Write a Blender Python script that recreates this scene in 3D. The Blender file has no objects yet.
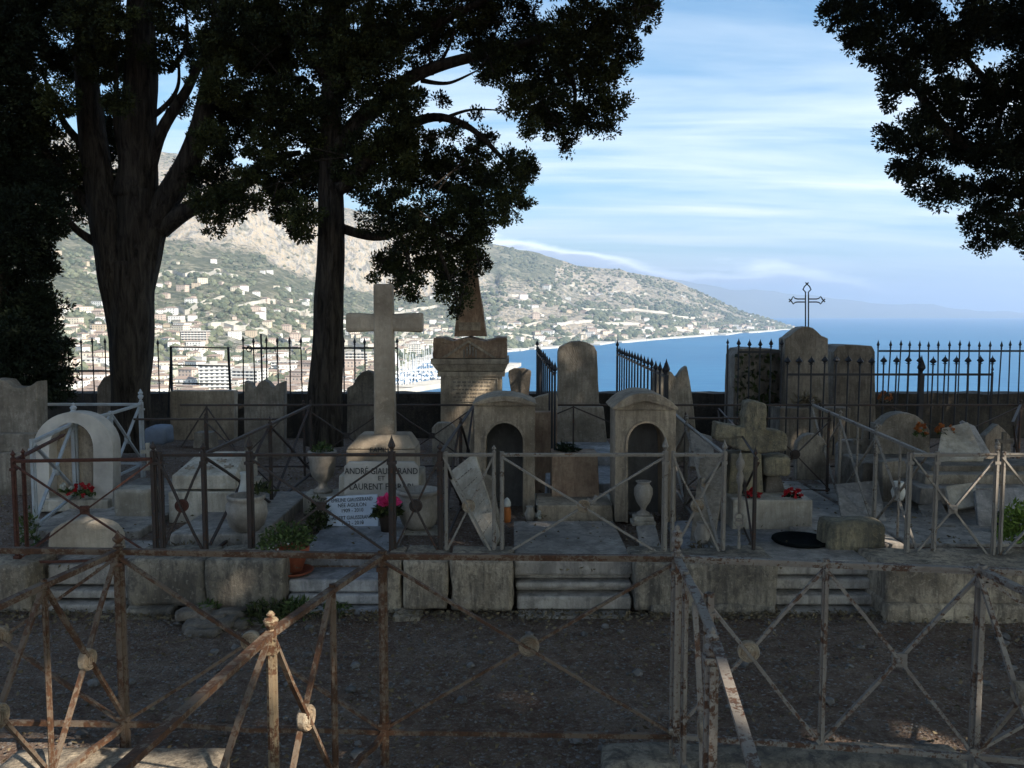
import bpy, bmesh, math, random
import numpy as np
from mathutils import Vector, Matrix, Euler, noise
random.seed(7); RNG = np.random.default_rng(7)
S = bpy.context.scene; COL = S.collection
# ---------------------------------------------------------------- camera
F = 880.0; HC = 1.65; PITCH = math.atan((384-313)/F)
cd = bpy.data.cameras.new('camera'); cam = bpy.data.objects.new('camera', cd); COL.objects.link(cam)
cam.location = (0, 0, HC); cam.rotation_euler = (math.pi/2-PITCH, 0, 0)
cd.sensor_width = 36; cd.lens = F/1024*36; cd.clip_start = .05; cd.clip_end = 120000
S.camera = cam
# ---------------------------------------------------------------- world and sun
SUN_AZ = math.radians(130); SUN_EL = math.radians(35)       # azimuth clockwise from the view direction (+Y)
SD = Vector((math.sin(SUN_AZ)*math.cos(SUN_EL), math.cos(SUN_AZ)*math.cos(SUN_EL), math.sin(SUN_EL)))
W = bpy.data.worlds.new('World'); S.world = W; W.use_nodes = True
nt = W.node_tree; nt.nodes.clear()
def N(nt, t, **k):
    n = nt.nodes.new(t)
    for a, b in k.items():
        if a == 'ins':
            for i, v in b.items(): n.inputs[i].default_value = v
        else: setattr(n, a, b)
    return n
def ramp(nt, fac, stops, interp='LINEAR'):
    n = nt.nodes.new('ShaderNodeValToRGB'); cr = n.color_ramp; cr.interpolation = interp
    while len(cr.elements) > 1: cr.elements.remove(cr.elements[-1])
    for i, (p, c) in enumerate(stops):
        e = cr.elements[0] if i == 0 else cr.elements.new(p)
        e.position = p; e.color = (c[0], c[1], c[2], 1) if isinstance(c, (tuple, list)) else (c, c, c, 1)
    nt.links.new(fac, n.inputs[0]); return n.outputs[0]
def mixc(nt, f, a, b, bt='MIX'):
    n = nt.nodes.new('ShaderNodeMix'); n.data_type = 'RGBA'; n.blend_type = bt
    for s, v in ((0, f), (6, a), (7, b)):
        if isinstance(v, bpy.types.NodeSocket): nt.links.new(v, n.inputs[s])
        else: n.inputs[s].default_value = v if s == 0 else (v[0], v[1], v[2], 1)
    return n.outputs[2]
def mth(nt, op, a, b=None, c=None, clamp=False):
    n = nt.nodes.new('ShaderNodeMath'); n.operation = op; n.use_clamp = clamp
    for i, v in enumerate((a, b, c)):
        if v is None: continue
        if isinstance(v, bpy.types.NodeSocket): nt.links.new(v, n.inputs[i])
        else: n.inputs[i].default_value = v
    return n.outputs[0]
sky = N(nt, 'ShaderNodeTexSky', sky_type='NISHITA', sun_disc=False, sun_elevation=SUN_EL, sun_rotation=SUN_AZ,
        altitude=60, air_density=1.0, dust_density=1.2, ozone_density=1.6)
tc = N(nt, 'ShaderNodeTexCoord'); sep = N(nt, 'ShaderNodeSeparateXYZ'); nt.links.new(tc.outputs['Generated'], sep.inputs[0])
zz = mth(nt, 'ADD', mth(nt, 'MAXIMUM', sep.outputs[2], 0.0), .10)
cmb = N(nt, 'ShaderNodeCombineXYZ')
nt.links.new(mth(nt, 'DIVIDE', sep.outputs[0], zz), cmb.inputs[0]); nt.links.new(mth(nt, 'DIVIDE', sep.outputs[1], zz), cmb.inputs[1])
mp = N(nt, 'ShaderNodeMapping', ins={'Scale': (.22, .95, 1), 'Rotation': (0, 0, math.radians(4)), 'Location': (3.3, 1.7, 0)})
nt.links.new(cmb.outputs[0], mp.inputs[0])
n1 = N(nt, 'ShaderNodeTexNoise', ins={'Scale': 1.6, 'Detail': 9, 'Roughness': .6, 'Distortion': .5}); nt.links.new(mp.outputs[0], n1.inputs['Vector'])
cir = ramp(nt, n1.outputs[0], [(.38, 0), (.50, .42), (.66, 1)])
band = ramp(nt, sep.outputs[2], [(0, .35), (.07, .7), (.13, 1), (.19, .9), (.26, .5), (.36, .25), (1, .2)])
cfac = mth(nt, 'MULTIPLY', cir, band)
# a bank of low cloud over the far coast
mp2 = N(nt, 'ShaderNodeMapping', ins={'Scale': (6, 6, 26), 'Location': (.6, 0, 0)}); nt.links.new(tc.outputs['Generated'], mp2.inputs[0])
n2 = N(nt, 'ShaderNodeTexNoise', ins={'Scale': 1.0, 'Detail': 6, 'Roughness': .52}); nt.links.new(mp2.outputs[0], n2.inputs['Vector'])
# bank height falls from left to right: z - (.075 - .11*x)
hz = mth(nt, 'SUBTRACT', sep.outputs[2], mth(nt, 'MULTIPLY_ADD', sep.outputs[0], -.115, .074))
hz2 = mth(nt, 'MULTIPLY_ADD', mth(nt, 'SUBTRACT', n2.outputs[0], .5), -.075, hz)
bank = ramp(nt, mth(nt, 'ADD', mth(nt, 'MULTIPLY', hz2, 10), .5), [(0, 1), (.46, 1), (.56, 0)])
bcol = ramp(nt, mth(nt, 'ADD', mth(nt, 'MULTIPLY', hz2, 10), .5), [(.1, (.42, .54, .74)), (.34, (.52, .62, .82)), (.43, (.84, .88, .98)), (.49, (2.5, 2.5, 2.5))])
hsv = N(nt, 'ShaderNodeHueSaturation', ins={'Saturation': 1.2, 'Value': 1.0}); nt.links.new(mixc(nt, 1.0, sky.outputs[0], (.86, 1.04, 1.06), 'MULTIPLY'), hsv.inputs['Color'])
c1 = mixc(nt, cfac, hsv.outputs[0], (8.0, 8.4, 8.5))
bmul = mixc(nt, 1.0, bcol, (6.6, 6.6, 6.9), 'MULTIPLY')
c2 = mixc(nt, mth(nt, 'MULTIPLY', bank, .9), c1, bmul)
bg = N(nt, 'ShaderNodeBackground', ins={'Strength': .075}); nt.links.new(c2, bg.inputs[0])
wo = N(nt, 'ShaderNodeOutputWorld'); nt.links.new(bg.outputs[0], wo.inputs[0])
sl = bpy.data.lights.new('sun', 'SUN'); sl.energy = 4.2; sl.angle = math.radians(.55); sl.color = (1, .93, .82)
sun = bpy.data.objects.new('sun', sl); COL.objects.link(sun); sun.rotation_euler = SD.to_track_quat('Z', 'Y').to_euler(); sun.location = (20, -20, 30)
S.view_settings.view_transform = 'Standard'; S.view_settings.look = 'None'; S.view_settings.exposure = 1.3; S.view_settings.gamma = 1
S.cycles.max_bounces = 5; S.cycles.diffuse_bounces = 3; S.cycles.volume_bounces = 1; S.cycles.transparent_max_bounces = 6
S.cycles.use_denoising = True
# ---------------------------------------------------------------- placing helpers
cP, sP = math.cos(PITCH), math.sin(PITCH)
def at(px, py, Y):
    u = (px-512)/F; v = (384-py)/F
    y = cP+v*sP; z = v*cP-sP; t = Y/y
    return Vector((u*t, Y, HC+z*t))
def ground(px, py, z0=0.0):
    u = (px-512)/F; v = (384-py)/F
    y = cP+v*sP; z = v*cP-sP; t = (z0-HC)/z
    return Vector((u*t, y*t, z0))
def m(px, Y): return px*Y/F
# ---------------------------------------------------------------- materials
def new_mat(name):
    M = bpy.data.materials.new(name); M.use_nodes = True; t = M.node_tree
    return M, t, t.nodes['Principled BSDF']
def coords(t, sc=(1, 1, 1)):
    c = N(t, 'ShaderNodeTexCoord'); p = N(t, 'ShaderNodeMapping', ins={'Scale': sc}); t.links.new(c.outputs['Object'], p.inputs[0]); return p.outputs[0]
def nz(t, vec, scale, detail=6, rough=.6, dist=0):
    n = N(t, 'ShaderNodeTexNoise', ins={'Scale': scale, 'Detail': detail, 'Roughness': rough, 'Distortion': dist}); t.links.new(vec, n.inputs['Vector']); return n.outputs[0]
def bump(t, b, h, strength=.5, dist=.01):
    n = N(t, 'ShaderNodeBump', ins={'Strength': strength, 'Distance': dist}); t.links.new(h, n.inputs['Height']); t.links.new(n.outputs[0], b.inputs['Normal'])
def stone(name, base, dark, warm=None, scale=4, dirt=.5, bmp=.5, rough=.85, streak=True):
    wc = lambda q: (min(.8, q[0]*1.32), min(.8, q[1]*1.22), q[2]*1.10); base = wc(base); dark = wc(dark); warm = wc(warm) if warm else None
    M, t, b = new_mat(name); v = coords(t)
    a = nz(t, v, scale, 8, .65); d = nz(t, v, scale*4.5, 6, .7)
    c = mixc(t, ramp(t, a, [(.35, 0), (.68, 1)]), base, warm or tuple(x*.8 for x in base))
    oi = N(t, 'ShaderNodeObjectInfo'); mo = N(t, 'ShaderNodeVectorMath', operation='ADD'); t.links.new(v, mo.inputs[0]); t.links.new(oi.outputs['Location'], mo.inputs[1])
    big = nz(t, mo.outputs[0], scale*.55, 5, .6); c = mixc(t, 1.0, c, ramp(t, big, [(.32, (.42, .40, .37)), (.5, (.85, .83, .80)), (.66, (1.15, 1.13, 1.08))]), 'MULTIPLY')
    st = nz(t, coords(t, (5, 5, .9)) if streak else v, scale*.9, 7, .72, .4)
    c = mixc(t, mth(t, 'MULTIPLY', ramp(t, st, [(.45, 0), (.62, 1)]), dirt), c, dark)
    c = mixc(t, mth(t, 'MULTIPLY', ramp(t, d, [(.52, 0), (.62, 1)]), dirt*.7), c, dark)
    sp = nz(t, v, scale*11, 3, .5); c = mixc(t, mth(t, 'MULTIPLY', ramp(t, sp, [(.60, 0), (.66, 1)]), .20*dirt+.04), c, tuple(min(.8, x*1.55) for x in base))
    sp2 = nz(t, v, scale*2.3, 9, .75, 1.2); c = mixc(t, mth(t, 'MULTIPLY', ramp(t, sp2, [(.485, 0), (.50, 1), (.515, 0)]), dirt*.8), c, dark)
    t.links.new(c, b.inputs['Base Color']); b.inputs['Roughness'].default_value = rough
    b.inputs['Specular IOR Level'].default_value = .25
    bump(t, b, mth(t, 'ADD', d, mth(t, 'MULTIPLY', nz(t, v, scale*16, 4, .6), .5)), bmp, .012)
    return M
def plain(name, col, rough=.6, metal=0, spec=.25, var=.25, scale=12):
    M, t, b = new_mat(name); v = coords(t)
    c = mixc(t, ramp(t, nz(t, v, scale), [(.3, 0), (.7, 1)]), col, tuple(x*(1-var) for x in col))
    t.links.new(c, b.inputs['Base Color']); b.inputs['Roughness'].default_value = rough; b.inputs['Metallic'].default_value = metal
    b.inputs['Specular IOR Level'].default_value = spec; return M
def iron(name, paint, rust, amount=.5, rough=.7):
    M, t, b = new_mat(name); v = coords(t)
    a = nz(t, v, 9, 8, .7); e = nz(t, v, 60, 5, .7)
    f = ramp(t, mth(t, 'MULTIPLY_ADD', e, .45, mth(t, 'MULTIPLY', a, .55)), [(.47+(amount-.5)*.3, 1), (.52+(amount-.5)*.3, 0)])
    r = mixc(t, ramp(t, e, [(.35, 0), (.65, 1)]), rust, tuple(x*.35 for x in rust))
    c = mixc(t, f, r, paint) if False else mixc(t, f, paint, r)
    c = mixc(t, ramp(t, a, [(.3, 0), (.42, 0), (.7, .5)]), c, rust)
    t.links.new(c, b.inputs['Base Color']); b.inputs['Roughness'].default_value = rough; b.inputs['Specular IOR Level'].default_value = .3
    bump(t, b, e, .6, .003); return M
M_marble = stone('marble_white', (.48, .465, .43), (.13, .12, .10), (.34, .31, .26), 3, .45)
M_crossm = stone('marble_cross', (.42, .375, .32), (.16, .14, .11), (.36, .31, .25), 4, .3)
M_tablet = stone('marble_tablet', (.50, .49, .48), (.25, .24, .22), None, 3, .15, .15)
M_blue = stone('marble_blue_grey', (.37, .375, .40), (.08, .085, .09), (.21, .225, .26), 3, .55)
M_bluel = stone('slab_grey', (.36, .345, .33), (.09, .085, .08), (.26, .25, .245), 2.5, .6)
M_stele = stone('stele_grey', (.285, .265, .235), (.09, .08, .065), (.19, .165, .14), 5, .6)
M_steled = stone('stele_dark', (.22, .20, .18), (.05, .045, .04), (.10, .09, .075), 5, .6)
M_tan = stone('limestone_tan', (.37, .325, .265), (.12, .10, .08), (.28, .24, .19), 5, .6)
M_pink = stone('marble_brown', (.26, .18, .13), (.10, .06, .045), (.34, .27, .20), 6, .5)
M_kerb = stone('kerb_stone', (.27, .245, .205), (.06, .055, .05), (.20, .185, .16), 3.5, .9, 1.0)
M_kerbw = stone('kerb_stone_pale', (.36, .32, .26), (.08, .07, .06), (.25, .22, .18), 5, .8, 1.0)
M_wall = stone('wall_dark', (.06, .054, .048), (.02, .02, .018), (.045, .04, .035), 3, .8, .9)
M_rock = stone('rock', (.20, .18, .16), (.06, .055, .05), None, 8, .7, 1.0, streak=False)
M_urn = stone('urn_stone', (.34, .32, .30), (.14, .13, .11), None, 8, .4, .3)
M_pot = plain('terracotta', (.36, .10, .05), .8, var=.5)
M_black = plain('iron_black', (.025, .025, .028), .5)
M_lead = plain('letter_dark', (.03, .03, .03), .6)
M_rustn = iron('iron_rusty', (.18, .14, .10), (.11, .052, .026), .55)
M_cream = iron('iron_cream', (.27, .21, .13), (.12, .055, .028), .5)
M_rustg = iron('iron_grey_rust', (.27, .24, .20), (.12, .06, .034), .42)
M_rustd = iron('iron_dark', (.042, .037, .033), (.10, .045, .025), .35)
M_rustr = iron('iron_red_rust', (.09, .05, .038), (.11, .042, .026), .9)
M_grey = iron('iron_light_grey', (.27, .24, .20), (.13, .08, .05), .32)
M_white = iron('iron_white', (.40, .42, .43), (.25, .18, .12), .12)
M_med = stone('medallion', (.36, .34, .29), (.12, .10, .08), (.28, .2, .13), 25, .5, .5, streak=False)
M_red = plain('petal_red', (.45, .015, .02), .6); M_pinkf = plain('petal_pink', (.85, .06, .22), .6); M_orange = plain('petal_orange', (.42, .13, .03), .6)
M_whitef = plain('petal_white', (.55, .53, .45), .6)
M_cloth = plain('pale_blue_stone', (.20, .23, .28), .8)
M_soil = plain('soil', (.05, .035, .025), .95)
M_ivory = plain('ivory_plastic', (.6, .57, .5), .5)
def leafmat(name, a, b_, trans=0.0):
    M, t, b = new_mat(name)
    at_ = N(t, 'ShaderNodeAttribute', attribute_name='tone'); c = mixc(t, at_.outputs['Fac'], a, b_)
    t.links.new(c, b.inputs['Base Color']); b.inputs['Roughness'].default_value = .75; b.inputs['Specular IOR Level'].default_value = .15
    return M
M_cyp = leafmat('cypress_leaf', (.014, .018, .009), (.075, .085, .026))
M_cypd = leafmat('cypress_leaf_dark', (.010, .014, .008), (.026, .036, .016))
M_leaf = leafmat('leaf_green', (.03, .05, .015), (.10, .13, .04))
M_leafb = leafmat('leaf_bright', (.10, .16, .03), (.22, .30, .06))
M_leafdry = leafmat('leaf_dry', (.10, .075, .045), (.22, .17, .10))
def bark():
    M, t, b = new_mat('bark'); v = coords(t, (1, 1, .16))
    a = nz(t, v, 22, 8, .7, .6)
    c = mixc(t, ramp(t, a, [(.35, 0), (.65, 1)]), (.018, .014, .011), (.10, .08, .06))
    t.links.new(c, b.inputs['Base Color']); b.inputs['Roughness'].default_value = .95; b.inputs['Specular IOR Level'].default_value = .1
    bump(t, b, a, 1.0, .09); return M
M_bark = bark()
# ---------------------------------------------------------------- mesh builder
def tag(o, label=None, cat=None, group=None, kind=None):
    if label: o['label'] = label
    if cat: o['category'] = cat
    if group: o['group'] = group
    if kind: o['kind'] = kind
    elif label and cat: o['kind'] = 'thing'
    return o
def empty(name, loc=(0, 0, 0), label=None, cat=None, group=None, rz=0):
    o = bpy.data.objects.new(name, None); COL.objects.link(o); o.location = loc; o.rotation_euler = (0, 0, rz); o.empty_display_size = .1
    return tag(o, label, cat, group)
class MB:
    def __init__(s): s.v = []; s.f = []; s.mi = []; s.cur = 0
    def add(s, vs, fs, M=None):
        k = len(s.v)
        s.v += [tuple(M @ Vector(p)) for p in vs] if M is not None else [tuple(p) for p in vs]
        s.f += [tuple(i+k for i in f) for f in fs]; s.mi += [s.cur]*len(fs); return s
    def box(s, x0, x1, y0, y1, z0, z1, M=None, taper=0):
        t = taper
        vs = [(x0, y0, z0), (x1, y0, z0), (x1, y1, z0), (x0, y1, z0), (x0+t, y0+t, z1), (x1-t, y0+t, z1), (x1-t, y1-t, z1), (x0+t, y1-t, z1)]
        return s.add(vs, [(3, 2, 1, 0), (4, 5, 6, 7), (0, 1, 5, 4), (1, 2, 6, 5), (2, 3, 7, 6), (3, 0, 4, 7)], M)
    def bar(s, p, q, w, h=None):
        p = Vector(p); q = Vector(q); d = q-p; L = d.length; h = h or w
        if L < 1e-6: return s
        M = Matrix.Translation(p) @ d.to_track_quat('Z', 'Y').to_matrix().to_4x4()
        return s.box(-w/2, w/2, -h/2, h/2, 0, L, M)
    def tube(s, pts, rad, n=8, cap=True):
        pts = [Vector(p) for p in pts]; k = len(s.v)
        if not hasattr(rad, '__len__'): rad = [rad]*len(pts)
        up = Vector((0.13, 1, .21)).normalized(); fs = []; vs = []
        for i, p in enumerate(pts):
            d = (pts[min(i+1, len(pts)-1)]-pts[max(i-1, 0)]).normalized()
            a = d.cross(up).normalized(); b = d.cross(a)
            for j in range(n):
                an = 2*math.pi*j/n; vs.append(p+(a*math.cos(an)+b*math.sin(an))*rad[i])
        for i in range(len(pts)-1):
            for j in range(n):
                fs.append((i*n+j, i*n+(j+1) % n, (i+1)*n+(j+1) % n, (i+1)*n+j))
        if cap: fs.append(tuple(range(n))[::-1]); fs.append(tuple((len(pts)-1)*n+j for j in range(n)))
        return s.add(vs, fs)
    def lathe(s, prof, n=20, M=None, sq=False):
        vs = []; fs = []
        for r, z in prof:
            for j in range(n):
                a = 2*math.pi*(j+(.5 if sq else 0))/n; vs.append((r*math.cos(a), r*math.sin(a), z))
        for i in range(len(prof)-1):
            for j in range(n): fs.append((i*n+j, i*n+(j+1) % n, (i+1)*n+(j+1) % n, (i+1)*n+j))
        fs.append(tuple(range(n))[::-1]); fs.append(tuple((len(prof)-1)*n+j for j in range(n)))
        return s.add(vs, fs, M)
    def prism(s, out, y0, y1, M=None):
        n = len(out); vs = [(x, y0, z) for x, z in out]+[(x, y1, z) for x, z in out]
        fs = [tuple(range(n)), tuple(range(2*n-1, n-1, -1))]+[(i, i+n, (i+1) % n+n, (i+1) % n) for i in range(n)]
        return s.add(vs, fs, M)
    def build(s, name, mat, parent=None, bevel=0, smooth=False, world=False, loc=None):
        me = bpy.data.meshes.new(name)
        vs = s.v
        if world and parent is not None:
            Mi = (Matrix.Translation(parent.location) @ parent.rotation_euler.to_matrix().to_4x4()).inverted()
            vs = [tuple(Mi @ Vector(p)) for p in vs]
        if loc is not None: vs = [tuple(Vector(p)-Vector(loc)) for p in vs]
        me.from_pydata(vs, [], s.f); me.validate(); me.update()
        for mm in (mat if isinstance(mat, (list, tuple)) else [mat]): me.materials.append(mm)
        if max(s.mi, default=0) and len(s.mi) == len(me.polygons): me.polygons.foreach_set('material_index', s.mi)
        bm = bmesh.new(); bm.from_mesh(me); bmesh.ops.recalc_face_normals(bm, faces=bm.faces); bm.to_mesh(me); bm.free()
        if smooth: me.polygons.foreach_set('use_smooth', [True]*len(me.polygons))
        o = bpy.data.objects.new(name, me); COL.objects.link(o)
        if loc is not None: o.location = loc
        if parent is not None: o.parent = parent
        if bevel:
            b = o.modifiers.new('bevel', 'BEVEL'); b.width = bevel; b.segments = 2; b.limit_method = 'ANGLE'; b.angle_limit = math.radians(40)
        return o
def copy_tree(o, parent=None):
    c = o.copy(); COL.objects.link(c); c.parent = parent
    for ch in list(o.children): copy_tree(ch, c)
    return c
def rough_box(mb, x0, x1, y0, y1, z0, z1, step=.05, amp=.018, seed=0, rnd=.03, chip=.0):
    """a weathered block: subdivided box, softened corners, noisy faces"""
    nx, ny, nzz = [max(2, int(round(a/step))) for a in (x1-x0, y1-y0, z1-z0)]
    bm = bmesh.new(); idx = {}
    def V(i, j, k):
        if (i, j, k) not in idx:
            p = Vector((x0+(x1-x0)*i/nx, y0+(y1-y0)*j/ny, z0+(z1-z0)*k/nzz))
            c = Vector((min(max(p.x, x0+rnd), x1-rnd), min(max(p.y, y0+rnd), y1-rnd), min(max(p.z, z0+rnd), z1-rnd)))
            d = p-c
            if d.length > rnd: p = c+d.normalized()*rnd
            q = p+Vector((seed*3.1, seed*7.7, seed*1.3))
            e = noise.noise_vector(q*4)*amp*1.2+noise.noise_vector(q*13)*amp*.6
            if chip and (k == nzz or k == 0) : e += -d*max(0, noise.noise(q*3))*chip*12
            idx[(i, j, k)] = bm.verts.new(p+e)
        return idx[(i, j, k)]
    for i in range(nx):
        for j in range(ny):
            bm.faces.new((V(i, j, nzz), V(i+1, j, nzz), V(i+1, j+1, nzz), V(i, j+1, nzz))); bm.faces.new((V(i, j+1, 0), V(i+1, j+1, 0), V(i+1, j, 0), V(i, j, 0)))
        for k in range(nzz):
            bm.faces.new((V(i, 0, k), V(i+1, 0, k), V(i+1, 0, k+1), V(i, 0, k+1))); bm.faces.new((V(i, ny, k+1), V(i+1, ny, k+1), V(i+1, ny, k), V(i, ny, k)))
    for j in range(ny):
        for k in range(nzz):
            bm.faces.new((V(0, j, k+1), V(0, j+1, k+1), V(0, j+1, k), V(0, j, k))); bm.faces.new((V(nx, j, k), V(nx, j+1, k), V(nx, j+1, k+1), V(nx, j, k+1)))
    bm.verts.index_update()
    mb.add([tuple(v.co) for v in bm.verts], [tuple(v.index for v in f.verts) for f in bm.faces]); bm.free()
    return mb
def text(body, size, loc, mat, parent, extrude=.0015, align='CENTER', rx=math.pi/2, name='inscription', sx=1):
    cu = bpy.data.curves.new(name, 'FONT'); cu.body = body; cu.size = size; cu.align_x = align; cu.extrude = extrude; cu.space_line = 1.05; cu.resolution_u = 3
    o = bpy.data.objects.new(name, cu); dg = bpy.context.evaluated_depsgraph_get()
    me = bpy.data.meshes.new_from_object(o); bpy.data.objects.remove(o)
    me.materials.clear(); me.materials.append(mat)
    q = bpy.data.objects.new(name, me); COL.objects.link(q); q.location = loc; q.rotation_euler = (rx, 0, 0); q.scale = (sx, 1, 1)
    q.parent = parent; return q
def quads_mesh(name, C, A, B, mat, parent=None, tone=None, loc=(0, 0, 0), tri=False):
    """many small leaves: centre C, half axes A, B (n x 3 arrays)"""
    n = len(C); C = C-np.array(loc)
    if tri: V = np.stack([C-A, C+B, C+A, C-B], 1)
    else: V = np.stack([C-A-B*.6, C-A*.2-B, C+A, C-A*.2+B], 1)
    me = bpy.data.meshes.new(name); me.vertices.add(4*n); me.vertices.foreach_set('co', V.reshape(-1).astype(np.float32))
    me.loops.add(4*n); me.loops.foreach_set('vertex_index', np.arange(4*n, dtype=np.int32))
    me.polygons.add(n); me.polygons.foreach_set('loop_start', np.arange(0, 4*n, 4, dtype=np.int32))
    me.update(calc_edges=True)
    if tone is not None:
        a = me.attributes.new('tone', 'FLOAT', 'FACE'); a.data.foreach_set('value', tone.astype(np.float32))
    me.materials.append(mat); o = bpy.data.objects.new(name, me); COL.objects.link(o); o.location = loc
    if parent is not None: o.parent = parent; o.location = Vector(loc)-parent.location
    return o
def rdir(n):
    v = RNG.normal(size=(n, 3)); return v/np.linalg.norm(v, axis=1, keepdims=True)
def leaves_at(C, O, L, Wd, jit=.7):
    """leaves at C pointing along O with jitter"""
    n = len(C); D = O+rdir(n)*jit; D /= np.linalg.norm(D, axis=1, keepdims=True)
    R = np.cross(D, rdir(n)); R /= np.linalg.norm(R, axis=1, keepdims=True)+1e-9
    s = RNG.uniform(.6, 1.3, (n, 1)); return D*L*s, R*Wd*s
def plant(name, parent, loc, r, h, n, L, Wd, mat, flat=False):
    loc = np.array(loc); d = rdir(n); d[:, 2] = np.abs(d[:, 2])*.9+.05
    C = loc+d*np.array([r, r, h])*RNG.uniform(.25, 1, (n, 1))**.6
    A, B = leaves_at(C, d, L, Wd, .9)
    return quads_mesh(name, C, A, B, mat, parent, RNG.uniform(0, 1, n), tuple(loc))
# ================================================================ THE FAR SETTING
SEA = -60.0
def interp(x, xs, ys): return float(np.interp(x, xs, ys))
SH_X = [-900, 0, 300, 380, 395, 410, 430, 470, 510, 600, 690, 760, 797, 800]
SH_Y = [430, 425, 418, 402, 372, 362, 357, 353, 350.5, 343.5, 336.5, 331.5, 328.5, 328]
RG_X = [-900, -300, 0, 40, 110, 165, 230, 270, 330, 400, 470, 500, 520, 540, 560, 580, 600, 620, 640, 660, 680, 700, 720, 740, 765, 785, 797]
RG_Y = [90, 96, 110, 122, 150, 152, 168, 188, 205, 222, 240, 245, 250, 253, 260, 267, 269, 270, 275, 278, 284, 293, 302, 311, 318, 325, 327.5]
RD_X = [-900, 0, 300, 500, 700, 797]; RD_D = [2300, 2500, 2900, 3300, 3500, 3560]
CB_X = [-900, 60, 165, 220, 260, 300, 340, 400, 470, 520]; CB_Y = [180, 225, 246, 246, 254, 272, 286, 300, 312, 318]   # foot of the cliffs
def depth_of(py): return (HC-SEA)*F/(py-313.0)          # distance (along Y) at which sea level shows on that row
def profile(px):
    ys = interp(px, SH_X, SH_Y); yr = interp(px, RG_X, RG_Y); ds = depth_of(ys); dr = max(interp(px, RD_X, RD_D), ds*1.003)
    if px < 500:
        w = min(1, (500-px)/120); cb = interp(px, CB_X, CB_Y)
        ct = cb+(yr-cb)*.62
        T = [0, .62, .70, 1]; Yv = [ys, cb, ct, yr]
        D = [math.log(ds), math.log(ds+(dr-ds)*.66), math.log(ds+(dr-ds)*.72), math.log(dr)]
        T2 = [0, .62, .70, 1]; Y2 = [ys, ys+(yr-ys)*.62, ys+(yr-ys)*.7, yr]
        Yv = [a*w+b*(1-w) for a, b in zip(Yv, Y2)]
    else:
        T = [0, .62, .7, 1]; Yv = [ys, ys+(yr-ys)*.62, ys+(yr-ys)*.7, yr]
        D = [math.log(ds+(dr-ds)*t) for t in T]
    return T, Yv, D, ds, dr
_pc = {}
def terr(px, t):
    k = round(px*2)
    if k not in _pc: _pc[k] = profile(px)
    T, Yv, D, ds, dr = _pc[k]
    y = interp(t, T, Yv); d = math.exp(interp(t, T, D))
    X = (px-512)/F*d
    # t -> height of the slope; gullies and spurs are real relief
    z = HC+(313-y)/F*d
    edge = min(1, t*9)*min(1, (797-px)/120+.05) if px < 797 else 0
    am = (dr-ds)/2400*edge
    q = Vector((X/420, d/420, .3)); r = noise.fractal(q, 1.0, 2.1, 6)
    g = noise.ridged_multi_fractal(Vector((X/150, d/340, 1.7)), .9, 2.2, 5, 1, 2)-1.0
    cl = max(0, 1-abs(t-.66)/.09)
    z += am*(r*26*(1-.6*t)+g*(8+40*cl))
    if t >= .999: z = z*.985
    return X, d, max(z, SEA-2)
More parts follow.
